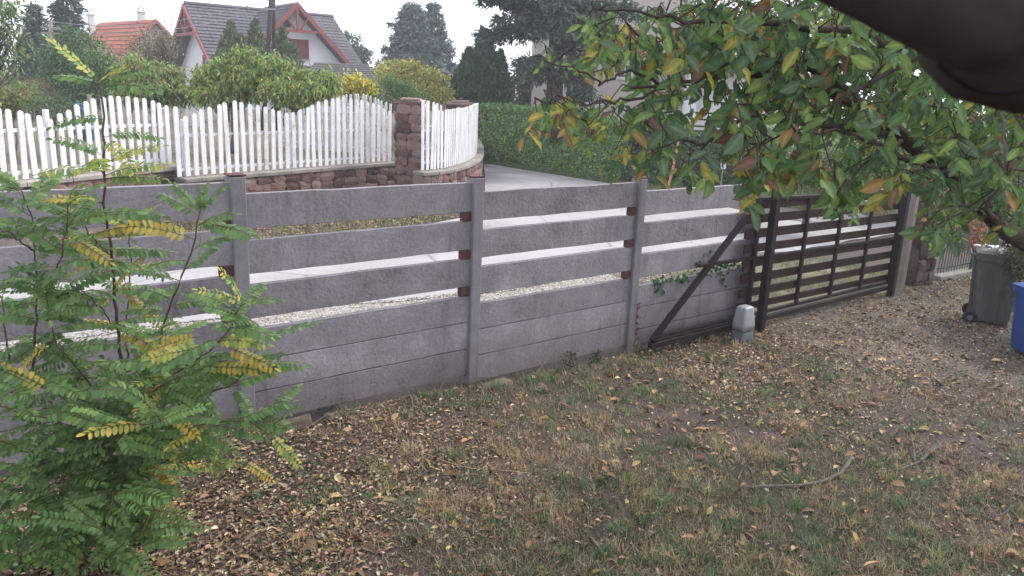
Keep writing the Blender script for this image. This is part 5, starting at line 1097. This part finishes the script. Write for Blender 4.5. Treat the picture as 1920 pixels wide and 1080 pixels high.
STEMS = [ # (polyline, r0, r1, frond side bias, density, yellow share)
    ([B0, (240, 900, 4.75), (232, 780, 4.7), (222, 620, 4.65), (208, 480, 4.6), (199, 380, 4.55), (195, 270, 4.5), (191, 175, 4.5), (186, 158, 4.5)], .016, .005, .45, .35),
    ([(240, 900, 4.75), (262, 780, 4.6), (288, 690, 4.5), (308, 610, 4.45), (340, 520, 4.4), (368, 440, 4.4), (372, 400, 4.4)], .012, .004, 1., .06),
    ([(232, 780, 4.7), (238, 640, 4.8), (243, 540, 4.85), (246, 470, 4.85), (240, 420, 4.85)], .008, .003, .6, .75),
    ([(240, 900, 4.75), (170, 840, 4.5), (80, 800, 4.4), (30, 740, 4.35), (10, 650, 4.3), (5, 560, 4.3)], .012, .004, .9, .15),
    ([(60, 790, 4.4), (62, 660, 4.35), (70, 560, 4.3), (64, 470, 4.3), (60, 400, 4.3), (40, 360, 4.3)], .009, .003, 1.1, .04),
    ([(70, 560, 4.3), (110, 500, 4.2), (122, 430, 4.2), (130, 370, 4.2)], .006, .003, 1.2, .04),
    ([(64, 470, 4.3), (20, 440, 4.2), (-20, 420, 4.2)], .006, .003, 1.2, .0),
    ([(232, 780, 4.7), (330, 745, 4.4), (420, 730, 4.3), (455, 700, 4.3), (485, 650, 4.3), (488, 610, 4.3)], .009, .003, 1.1, .04),
    ([(240, 860, 4.75), (340, 800, 4.3), (430, 790, 4.2), (470, 790, 4.2), (505, 815, 4.2)], .008, .003, 1.1, .12),
    ([(262, 780, 4.6), (330, 700, 4.3), (390, 660, 4.2), (440, 600, 4.2), (455, 570, 4.2)], .008, .003, 1., .35),
    ([(232, 780, 4.7), (150, 700, 4.3), (100, 640, 4.2), (90, 560, 4.2)], .008, .003, 1., .12),
    ([(240, 880, 4.7), (160, 860, 4.2), (80, 870, 4.0), (20, 900, 3.9)], .008, .003, 1.2, .05),
    ([(245, 950, 4.75), (170, 930, 4.2), (100, 960, 3.95), (40, 1010, 3.85)], .007, .003, 1.2, .04),
    ([(245, 930, 4.75), (230, 900, 4.2), (215, 930, 3.95), (200, 1000, 3.8)], .007, .003, 1.3, .04),
    ([(240, 880, 4.7), (310, 860, 4.3), (360, 880, 4.2), (400, 900, 4.2)], .007, .003, .9, .3),
    ([(240, 840, 4.7), (250, 760, 4.3), (300, 720, 4.15), (360, 700, 4.1)], .007, .003, 1.1, .05),
    ([(240, 840, 4.7), (180, 760, 4.2), (130, 740, 4.05), (60, 720, 4.0)], .007, .003, 1.2, .05),
    ([(100, 820, 4.4), (60, 850, 4.1), (10, 830, 4.0), (-40, 820, 4.0)], .006, .003, 1.2, .1),
    ([(222, 620, 4.65), (180, 570, 4.4), (150, 540, 4.3), (110, 560, 4.3)], .005, .003, .8, .1),
    ([(208, 480, 4.6), (170, 440, 4.4), (140, 400, 4.35)], .005, .003, 1., .25),
    ([(240, 900, 4.7), (200, 840, 4.1), (240, 800, 3.95), (300, 790, 3.9)], .006, .003, 1.2, .03),
    ([(245, 960, 4.75), (120, 1000, 4.1), (40, 1060, 3.8)], .006, .003, 1.2, .05),
    ([(248, 1000, 4.75), (150, 1000, 4.2), (70, 1040, 3.9), (0, 1060, 3.8)], .006, .003, 1.4, .04),
    ([(240, 900, 4.7), (120, 900, 4.1), (40, 940, 3.9), (-20, 980, 3.8)], .006, .003, 1.4, .04),
    ([(248, 1000, 4.75), (200, 1010, 4.2), (150, 1070, 3.85)], .006, .003, 1.4, .1),
    ([(240, 880, 4.7), (150, 800, 4.1), (70, 780, 3.95), (0, 760, 3.9)], .006, .003, 1.2, .05),
    ([(245, 960, 4.75), (280, 960, 4.3), (250, 1040, 3.9)], .006, .003, 1.1, .1),
]
fr = []
for pl, r0, r1, dens, yel in STEMS:
    q = rp(pl); MB().tube(q, list(np.linspace(r0, r1, len(q))), 6).build('stem', 'stem_brown', rob, True)
    seg = np.r_[0, np.cumsum(np.linalg.norm(np.diff(q, axis=0), axis=1))]; s = seg[-1] * (.42 if r0 > .011 else .2); side = 1
    while s < seg[-1]:
        p = np.array([np.interp(s, seg, q[:, j]) for j in range(3)]); th = random.choice((0, math.pi)) * 0 + (0 if side > 0 else math.pi) + random.gauss(0, .75)
        rise = random.uniform(-.1, .65) if s < seg[-1] * .85 else random.uniform(.2, .9); d = unit(np.array([math.cos(th), math.sin(th) * .8 - .15, rise])); f_ = random.random()
        kind = 'y' if f_ < yel * .5 else 'm' if f_ < yel * .8 else ('l' if random.random() < .3 else 'g'); fr.append((p, d, unit(np.array([random.gauss(0, .25), -.35 + random.gauss(0, .2), 1.])), random.uniform(.24, .37), kind))
        s += random.uniform(.046, .088) / dens; side = -side
    p = q[-1]; 
    for _ in range(2): fr.append((p, unit(np.array([random.gauss(0, .6), -.3, random.uniform(.2, .8)])), unit(np.array([0, -.4, 1])), random.uniform(.2, .32), 'g' if yel < .3 else 'm'))
# the fronds one can name in the photograph: tip crown and the yellow ones
for (x, y, D, dx, dz, L, kd) in ((186, 158, 4.5, -1, .25, .25, 'l'), (188, 162, 4.5, 1, .55, .26, 'l'), (190, 262, 4.5, .8, -.35, .28, 'm'), (195, 330, 4.5, 1., .4, .36, 'm'), (196, 335, 4.5, 1, .15, .30, 'l'), (212, 440, 4.5, 1., .55, .32, 'y'), (245, 505, 4.8, -.9, -.8, .26, 'y'), (285, 470, 4.6, -.9, -.55, .28, 'y'), (230, 520, 4.6, .5, -.9, .22, 'y'),
                                 (215, 300, 4.5, -.9, -.2, .3, 'l'), (197, 380, 4.5, -1, .1, .36, 'g'), (198, 400, 4.5, 1, .2, .34, 'g'), (385, 690, 4.2, 1, .15, .3, 'y'), (400, 640, 4.2, 1, .2, .3, 'm'), (380, 630, 4.2, -.9, -.2, .3, 'y'), (372, 400, 4.4, -.35, .9, .2, 'g'), (372, 400, 4.4, .6, .75, .22, 'g'), (372, 420, 4.4, 1, .05, .34, 'g'), (505, 815, 4.2, .7, -.6, .25, 'm'), (198, 420, 4.5, -.9, .3, .3, 'm'), (120, 440, 4.2, .8, -.3, .28, 'y'), (205, 470, 4.5, -.8, -.3, .26, 'y'), (245, 560, 4.7, .8, -.5, .26, 'y'), (330, 620, 4.4, -.9, -.4, .26, 'm'), (420, 650, 4.2, .9, -.2, .3, 'y'), (300, 760, 4.1, .8, -.5, .26, 'y'), (100, 640, 4.2, -.8, -.5, .28, 'y'), (210, 300, 4.5, .9, .5, .3, 'm'), (60, 330, 4.3, .9, .3, .3, 'm'), (300, 860, 4.4, .3, -.8, .25, 'y'), (455, 865, 4.2, .9, -.4, .2, 'y')):
    fr.append((aty(x, y, D), unit(np.array([dx, -.15, dz])), unit(np.array([-dz * dx * .6, -.5, .9])), L, kd))
vis = [f_ for f_ in fr]; random.shuffle(vis)
print('fronds', len(vis))
vis.sort(key=lambda f_: -f_[3] / max(.5, inview(f_[0])[2]))
FMB = {'g': [frond_mesh(i, RGc, 11 + i % 3, 1, .15 + .1 * (i % 4)) for i in range(6)], 'l': [frond_mesh(20 + i, RL, 11, 1, .3) for i in range(2)], 'y': [frond_mesh(40, RY, 9, 1, .25)], 'm': [frond_mesh(60, RM, 10, 1, .3)]}
for lst in FMB.values():
    for m_ in lst:
        m_.f = [t for f in m_.f for t in ([f] if len(f) == 3 else [(f[0], f[1], f[2]), (f[0], f[2], f[3])])]
rest = [(f_[0], f_[1], f_[2], f_[3], f_[4]) for f_ in vis[299:]]
if rest:
    V, F, C = joined(rest, FMB); f = link('small_leaves', npmesh('small_leaves', V, F, 'leaf', C, rob.location, True), rob, rob.location); f['kind'] = 'stuff'
for f_ in vis[:299]: inst_leaf(rob, random.choice(FM[f_[4]]), basis(f_[0], f_[1], f_[2], f_[3]), 'leaf')

# ivy on the gate-side planks
o = thing('ivy_vine', tuple(P(6.2, -.05, 0)), 'green ivy creeping through the plank gap beside the diagonal brace', 'vine')
vp = []
for x0, y0, x1, y1, k in ((1225, 530, 1290, 520, 26), (1290, 520, 1330, 508, 8), (1330, 505, 1400, 492, 34), (1345, 510, 1358, 535, 10), (1392, 495, 1396, 520, 14), (1232, 535, 1240, 545, 8), (1310, 500, 1325, 480, 5), (1395, 520, 1392, 545, 5)):
    for s in np.linspace(0, 1, k):
        d = ray(x0 + (x1 - x0) * s + random.gauss(0, 3), y0 + (y1 - y0) * s + random.gauss(0, 4)); nn = -.045
        t = (nn - (sa * OX - ca * OY)) / (-sa * d[0] + ca * d[1]); vp.append(C0 + d * t)
vp = np.array(vp); MB().tube([p + [0, 0, -.01] for p in sorted(vp[::4], key=lambda p: p[0])], .003, 4).build('stem', 'stem_brown', o)
k = len(vp) * 2; vp2 = np.repeat(vp, 2, 0) + rng.normal(size=(k, 3)) * .02; V, F, C = leafcloud(vp2, rng.normal(size=(k, 3)) + [0, -.3, -.5], unit(rng.normal(size=(k, 3)) * .5 + [sa, -ca, .5]), rng.uniform(.04, .07, k), rng.uniform(.035, .055, k), pick([(.04, .10, .045, 2), (.06, .13, .05, 1)], k)); f = link('foliage', npmesh('foliage', V, F, 'leaf', C, o.location), o, o.location); f['kind'] = 'stuff'

# ------------------------------------------------------------------ ground cover of the yard
def gnormal(k, s=.35): return unit(rng.normal(size=(k, 3)) * [s, s, .1] + [0, 0, 1])
def sample_yard(n, dens):
    """points where the camera can look down on the yard, thinned by the density function"""
    x = rng.uniform(-6.5, 11, n * 3); y = rng.uniform(2.2, 17, n * 3); t, nn = TN(x, y); w = dens(x, y, t, nn) * ((nn < -.04) | ((t > 7.6) & (nn < .0)))
    d = np.hypot(x, y); az = np.abs(np.arctan2(x, y)); w = w * (az < .66) * np.clip(26 / (d ** 2) * 1., .28, 1); k = rng.random(n * 3) < w; return x[k], y[k]
def m_leaf(x, y, t, n):   # litter: heavy lower left and by the gate, thin in the middle
    a = fbm(x * .7, y * .7, 41); left = 1 / (1 + np.exp((x - .4 + .35 * (y - 4.5)) * 2.2)); gate_ = np.exp(-((n + 1.0) / 1.6) ** 2) * (t > 4.5); return np.clip(.07 + .9 * left + .9 * gate_ + .12 * (x > 2.5), 0, 1) * np.clip(a * 3.4 - .95, .07, 1)
def scatter_leaves(name, n, smin, smax, ratio, cols, dens, label, lift=.006, tilt=.45, mat='litter'):
    x, y = sample_yard(n, dens); k = len(x); th = rng.random(k) * 6.28; D_ = np.stack([np.cos(th), np.sin(th), rng.normal(size=k) * .22], 1); S = rng.uniform(smin, smax, k)
    P_ = np.stack([x, y, G(x, y) + lift + rng.random(k) * .012], 1); V, F, C = leafcloud(P_, D_, gnormal(k, tilt), S, S * ratio * rng.uniform(.7, 1.2, k), pick(cols, k, .28), .3)
    return tag(link(name, npmesh(name, V, F, mat, C)), label, None, None, 'stuff')
TAN = [(.34, .24, .16, 4), (.24, .16, .10, 4), (.45, .35, .25, 3), (.14, .09, .06, 3), (.40, .28, .10, 1), (.10, .065, .045, 2)]
scatter_leaves('leaf_litter', 170000, .026, .058, .46, TAN, m_leaf, 'small dry tan leaves scattered over the yard soil')
scatter_leaves('crumbled_litter', 120000, .010, .024, .55, [(.16, .11, .08, 3), (.24, .17, .12, 2), (.08, .055, .04, 3)], lambda x, y, t, n: .16 + .65 * m_leaf(x, y, t, n), 'crumbled brown leaf fragments between the dry leaves')
scatter_leaves('broad_dry_leaves', 8000, .06, .13, .5, [(.26, .16, .09, 3), (.17, .10, .06, 3), (.36, .26, .14, 2), (.34, .27, .09, .15)], lambda x, y, t, n: .25 + .75 * np.exp(-((n + 1.0) / 1.7) ** 2) * (t > 3.5) + .15 * (x > 1), 'larger curled brown walnut leaves lying by the gate', .012, .6)
scatter_leaves('clover_patches', 60000, .014, .032, .8, [(.05, .095, .035, 3), (.08, .13, .045, 2), (.04, .07, .03, 2)], lambda x, y, t, n: np.clip(fbm(x * 1.6, y * 1.6, 77) * 4 - 2.05, 0, 1) * (.25 + .75 * (n < -.5)), 'low green weeds growing in patches among dry leaves', .02, .5, 'leaf')
def grass(name, n, lmin, lmax, w_, cols, dens, label, lean=.7):
    x, y = sample_yard(n, dens); k = len(x); th = rng.random(k) * 6.28; ln = np.abs(rng.normal(size=k)) * lean + .1; D_ = np.stack([np.cos(th) * ln, np.sin(th) * ln, np.ones(k)], 1); S = rng.uniform(lmin, lmax, k)
    V, F, C = leafcloud(np.stack([x, y, G(x, y) - .003], 1), D_, unit(np.stack([-np.cos(th), -np.sin(th), ln], 1)), S, w_, pick(cols, k, .22), .1, 'blade'); return tag(link(name, npmesh(name, V, F, 'leaf_thick', C)), label, None, None, 'stuff')
mg = lambda x, y, t, n: np.clip(fbm(x * 1.1, y * 1.1, 13) * 3.2 - .85, 0, 1) * np.clip(.12 + .88 / (1 + np.exp(-(x + .2 + .25 * (y - 4.5)) * 2.5)), 0, 1) * np.where((t > 7.1) & (n > -3.4), .15, 1)
ms = lambda x, y, t, n: np.clip(fbm(x * 1.3, y * 1.3, 57) * 3.2 - .95, 0, 1) * np.clip(.12 + .88 / (1 + np.exp(-(x + .4 + .25 * (y - 4.5)) * 2.5)) + .5 * (n > -.5), 0, 1) * np.where((t > 7.1) & (n > -3.4), .15, 1)
grass('green_grass', 300000, .025, .085, .0055, [(.080, .110, .048, 3), (.11, .135, .062, 2), (.055, .085, .04, 2), (.17, .16, .09, 1.5)], mg, 'short worn green grass in the middle of the yard')
grass('dry_grass', 240000, .03, .12, .004, [(.30, .22, .12, 3), (.22, .15, .08, 3), (.38, .31, .20, 2)], ms, 'straw coloured dry grass mixed into the yard', 1.1)
grass('fence_weeds', 30000, .08, .24, .004, [(.32, .25, .15, 3), (.24, .18, .10, 2), (.09, .13, .05, 1)], lambda x, y, t, n: .5 * np.exp(-((n + .25) / .28) ** 2) * (fbm(x * 2, y * 2, 91) > .47) * (t > .6) * (t < 6.5) * 1., 'taller dry grass stalks along the fence foot', .5)
def tufts_grass(name, n, m, lmin, lmax, w_, cols, dens, label, rad=.04):
    x, y = sample_yard(n, dens); kk_ = len(x); sc_ = rng.uniform(.5, 1.3, kk_); x = np.repeat(x, m) + rng.normal(size=kk_ * m) * rad * np.repeat(sc_, m); y = np.repeat(y, m) + rng.normal(size=kk_ * m) * rad * np.repeat(sc_, m); k = len(x)
    th = rng.random(k) * 6.28; ln = np.abs(rng.normal(size=k)) * .7; D_ = np.stack([np.cos(th) * ln, np.sin(th) * ln, np.ones(k)], 1); S = rng.uniform(lmin, lmax, k) * np.repeat(sc_, m)
    base_c = np.repeat(pick(cols, kk_, .12), m, 0) * (1 + .15 * rng.normal(size=(k, 1))); V, F, C = leafcloud(np.stack([x, y, G(x, y) - .003], 1), D_, unit(np.stack([-np.cos(th), -np.sin(th), ln], 1)), S, w_, np.clip(base_c, .01, .9), .1, 'blade'); return tag(link(name, npmesh(name, V, F, 'leaf_thick', C)), label, None, None, 'stuff')
tufts_grass('green_tufts', 2600, 46, .05, .13, .0045, [(.09, .16, .06, 3), (.13, .20, .09, 2), (.07, .12, .05, 2)], mg, 'small tufts of longer green grass in the yard')
tufts_grass('straw_tufts', 2200, 40, .05, .15, .004, [(.38, .28, .15, 3), (.28, .20, .11, 2), (.44, .36, .22, 1)], ms, 'small tufts of dry straw coloured grass in the yard', .035)
onap = lambda x, y, t, n: ((t > 6.9) & (n > -4.4)) * (.5 + .5 * (fbm(x * 1.5, y * 1.5, 66) > .45))
scatter_leaves('drive_litter', 110000, .02, .06, .45, [(.30, .22, .15, 3), (.16, .11, .08, 3), (.09, .06, .045, 3), (.40, .33, .25, 1)], onap, 'dry leaves and crumbs strewn over the drive inside the gate', .014, .7)
# verge beyond the road: litter and grass (seen through the top gap and beyond)
def verge(name, n, cols, box, size, zf, label, shape='leaf', lean=.5, cond=None, mat='litter', w_=None):
    t = rng.uniform(box[0], box[1], n); nn = rng.uniform(box[2], box[3], n); x = OX + ca * t - sa * nn; y = OY + sa * t + ca * nn
    if cond is not None: k = cond(x, y, t, nn); x, y = x[k], y[k]
    k = len(x); th = rng.random(k) * 6.28; S = rng.uniform(size * .6, size * 1.4, k); z = zf(x, y)
    if shape == 'leaf': D_ = np.stack([np.cos(th), np.sin(th), rng.normal(size=k) * .2], 1); V, F, C = leafcloud(np.stack([x, y, z + .035], 1), D_, gnormal(k), S, S * .55, pick(cols, k, .25))
    else: ln = np.abs(rng.normal(size=k)) * lean; D_ = np.stack([np.cos(th) * ln, np.sin(th) * ln, np.ones(k)], 1); V, F, C = leafcloud(np.stack([x, y, z + .01], 1), D_, unit(np.stack([-np.cos(th), -np.sin(th), ln], 1)), S, w_ or .012, pick(cols, k, .2), .1, 'blade')
    return tag(link(name, npmesh(name, V, F, mat, C)), label, None, None, 'stuff')
FT, FN = zip(*[TN(*q) for q in (P(-14, 7.6)[:2], P(0, 7.5)[:2], g2(500, 476, -.05), g2(700, 443, -.05), g2(878, 411, -.05), g2(909, 360))])
onl = lambda x, y, t, n: (n < np.interp(t, [-6, 3.2, 7, 12.5], [11.0, 11.0, 12.2, 13.2])) & (n > np.interp(t, FT, FN) + .08) & (x < -1.15)
verge('verge_litter', 26000, [(.26, .16, .10, 3), (.36, .25, .17, 2), (.14, .09, .06, 2)], (-6, 12.5, 7.5, 13), .06, GR, 'fallen leaves on the verge below the stone wall', cond=onl)
verge('verge_grass', 42000, [(.10, .15, .05, 3), (.15, .19, .07, 2), (.26, .22, .12, 1)], (-6, 12.5, 7.5, 13), .09, GR, 'short green grass on the verge below the stone wall', 'blade', cond=lambda x, y, t, n: onl(x, y, t, n) & (fbm(x, y, 8) > .42), mat='leaf_thick')
verge('shoulder_pebbles', 22000, [(.30, .27, .23, 3), (.46, .44, .40, 2), (.16, .13, .10, 1)], (-5, 9, 2.3, 3.45), .028, GR, 'loose pebbles and leaves on the road shoulder')
verge('roadside_grass', 26000, [(.10, .14, .05, 3), (.16, .19, .08, 2), (.30, .25, .15, 1)], (3.5, 14, .5, 2.7), .07, GR, 'patchy grass outside the fence and gate', 'blade', mat='leaf_thick', w_=.006, cond=lambda x, y, t, n: (fbm(x * 1.4, y * 1.4, 18) > .48) & (t < 14))
HBp = np.array([p[:2] for p in hb + hb2]); 
def strip_grass(name, base, n, w0, w1, size, cols, label):
    base = resample(np.array(base)[:, :2], 60); i = rng.integers(0, 59, n); w = rng.random((n, 1)); p = base[i] * (1 - w) + base[i + 1] * w; d = unit(base[i + 1] - base[i]); nb = np.stack([d[:, 1], -d[:, 0]], 1); p = p + nb * rng.uniform(w0, w1, (n, 1))
    th = rng.random(n) * 6.28; ln = np.abs(rng.normal(size=n)) * .5; D_ = np.stack([np.cos(th) * ln, np.sin(th) * ln, np.ones(n)], 1); S = rng.uniform(size * .6, size * 1.5, n)
    V, F, C = leafcloud(np.concatenate([p, GR(p[:, 0], p[:, 1])[:, None] + .01], 1), D_, unit(np.stack([-np.cos(th), -np.sin(th), ln], 1)), S, .016, pick(cols, n, .2), .1, 'blade'); return tag(link(name, npmesh(name, V, F, 'leaf_thick', C)), label, None, None, 'stuff')
strip_grass('hedge_verge_grass', hb, 26000, -.3, .75, .10, [(.09, .15, .05, 3), (.13, .19, .07, 2)], 'grass strip between the hedge foot and the side drive')
strip_grass('far_verge_grass', hb2 + [onz(1560, 378, -.1), onz(1700, 385, -.2), onz(1850, 395, -.3)], 30000, -.5, 2.0, .11, [(.10, .14, .05, 3), (.16, .18, .08, 2), (.28, .22, .13, 1)], 'grass along the far side of the road behind the gate')

# ------------------------------------------------------------------ fallen branches and stalks in the yard
def ground_stick(pts, r0, r1, label, mat='bark_grey', name='fallen_branch', cat='branch', group=None, lift=.0, forks=()):
    q = np.array([ong(x, y) for x, y in pts]); q = resample(q, max(10, len(q) * 4)); q[:, 2] = G(q[:, 0], q[:, 1]) + r0 * .8 + .014 + lift; q[1:-1, :2] += rng.normal(size=(len(q) - 2, 2)) * r0 * .3
    if isinstance(lift, (int, float)) is False: pass
    o = thing(name, tuple(q[0]), label, cat, group) if forks else None
    mb = MB().tube(q, list(np.linspace(r0, r1, len(q))), 7)
    if not forks: return tag(mb.build(name, mat, None, True, loc=tuple(q[0])), label, cat, group)
    mb.build('main_stick', mat, o, True)
    for f_ in forks:
        w_ = np.array([ong(x, y) for x, y in f_]); w_ = resample(w_, 8); w_[:, 2] = G(w_[:, 0], w_[:, 1]) + r1 + np.linspace(.01, .05, 8); MB().tube(w_, list(np.linspace(r1 * 1.1, r1 * .5, 8)), 5).build('side_twig', mat, o, True)
    return o
ground_stick([(1385, 920), (1440, 918), (1500, 915), (1545, 905), (1575, 890), (1597, 862)], .012, .020, 'thick curved grey fallen branch in the middle right of the yard')
ground_stick([(1636, 890), (1690, 882), (1725, 868), (1752, 840)], .009, .014, 'thinner forked fallen branch right of the thick curved one', forks=([(1725, 868), (1745, 855), (1762, 846)], [(1715, 872), (1712, 850), (1708, 835)]))
ground_stick([(1790, 966), (1830, 965), (1870, 978), (1890, 986)], .005, .008, 'forked thin twig near the right picture edge', forks=([(1860, 972), (1880, 968), (1895, 958)],))
ground_stick([(1880, 955), (1900, 972), (1925, 980)], .006, .005, 'short twig at the right edge beside the forked one')
ground_stick([(783, 850), (830, 867), (880, 881), (940, 886), (995, 893)], .0045, .0035, 'long pale dry stalk lying on the leaf litter', 'straw', 'dry_stalk', 'stalk')
ground_stick([(1340, 1072), (1370, 1074), (1392, 1068)], .005, .004, 'small pale twig at the bottom edge')
ground_stick([(655, 772), (690, 776), (725, 781)], .003, .003, 'short pale stalk lying near the hollow under the fence', 'straw', 'dry_stalk', 'stalk')
def leaning(x0, y0, x1, y1, n0, label, r=.004):
    a = ong(x0, y0); D = a[1]; b = aty(x1, y1, D + .12); o = MB().tube([a, (a + b) / 2 + [.01, 0, .01], b], [r, r * .8, r * .5], 5).build('dry_stalk', 'straw', loc=tuple(a)); tag(o, label, 'stalk')
leaning(1005, 700, 1047, 645, 0, 'dry stalk leaning up against the second fence bay', .0035)
leaning(565, 810, 612, 778, 0, 'straw stem sticking up beside the dark hollow', .003)
leaning(985, 695, 1003, 668, 0, 'short dry stalk left of the leaning one', .003)
# dark weed tufts at the fence foot
for (x, y, h, lab) in ((598, 768, .16, 'small dark weed at the fence foot, left of two'), (622, 764, .17, 'bushier dark weed at the fence foot, right of two'), (1068, 690, .2, 'low green leafy weed against the second fence bay'), (1118, 680, .16, 'green leafy weed just left of the third post')):
    c = ong(x, y); k = 90; o = thing('weed', tuple(c), lab, 'weed'); p = c + np.stack([rng.normal(size=k) * .035, rng.normal(size=k) * .03, rng.random(k) * h], 1)
    V, F, C = leafcloud(p, rng.normal(size=(k, 3)) + [0, 0, .4], rng.normal(size=(k, 3)), .035, .016, pick([(.03, .06, .03, 2), (.05, .09, .04, 2)], k)); f = link('foliage', npmesh('foliage', V, F, 'leaf', C, c), o, tuple(c)); f['kind'] = 'stuff'
    MB().tube([c, c + [0, 0, h]], .004, 4).build('stem', 'stem_brown', o)
# leaves caught in the slot right of the third post
c = P(2 * BL + .075, -.07); k = 60; z = rng.uniform(-.2, .5, k); V, F, C = leafcloud(np.stack([np.full(k, c[0]), np.full(k, c[1]), z], 1) + rng.normal(size=(k, 3)) * [.012, .012, .01], rng.normal(size=(k, 3)), rng.normal(size=(k, 3)), .045, .03, pick([(.13, .06, .04, 2), (.2, .12, .08, 1)], k))
tag(link('caught_leaves', npmesh('caught_leaves', V, F, 'litter', C)), 'brown leaves caught beside the third concrete post', None, None, 'stuff')

# ------------------------------------------------------------------ dark out-of-focus hood in the top right corner
Dn = .42; ap = lambda x, y, D=Dn: np.array(aty(x, y, D)); kk = Dn / FPX
hood = thing('weather_hood', tuple(ap(1860, 20)), 'dark brown out of focus rounded hood filling the top right corner', 'hood')
ax0, ax1 = ap(1520, -190, .44), ap(1870, -12, .42); dv = unit(ax1 - ax0); R = 140 * kk
pts, rad = [], []
for s in np.linspace(0, 1, 14): pts.append(ax0 * (1 - s) + ax1 * s); rad.append(R)
for a in np.linspace(.12, math.pi / 2 - .02, 12): pts.append(ax1 + dv * R * .75 * math.sin(a)); rad.append(R * math.cos(a))
MB().tube(pts, rad, 40).build('shell', 'hood', hood, True)
ax2 = ap(1990, 40, .46); MB().tube([ap(1790, 30, .47), ap(1850, 55, .47), ap(1930, 70, .47), ap(2060, 60, .47)], [110 * kk, 140 * kk, 150 * kk, 150 * kk], 32).build('sleeve', 'hood', hood, True)
rim = [ap(x, y, .40) for x, y in ((1760, 118), (1785, 140), (1815, 160), (1850, 172), (1890, 174), (1930, 166), (1980, 150))]; MB().tube(resample(np.array(rim), 24), .0016, 8).build('rim', 'cable', hood, True)

# ------------------------------------------------------------------ haze volume, added to imitate camera glare
hz = MB(); hz.box((0, 130, 8.5), (364, 346, 21)); me = hz.mesh('haze', 'leaf'); me.materials.clear()
m = bpy.data.materials.new('glare_haze'); m.use_nodes = True; nt = m.node_tree; nt.nodes.remove(nt.nodes['Principled BSDF']); pv = nt.nodes.new('ShaderNodeVolumePrincipled')
pv.inputs['Color'].default_value = (.92, .95, 1., 1); pv.inputs['Density'].default_value = HAZE; pv.inputs['Anisotropy'].default_value = .4; nt.links.new(pv.outputs[0], nt.nodes['Material Output'].inputs['Volume']); me.materials.append(m)
if HAZE > 0: tag(link('haze', me), 'thin pale haze volume added in place of camera glare', None, None, 'stuff')
print('tris', sum(len(o.data.polygons) for o in bpy.data.objects if o.type == 'MESH'))
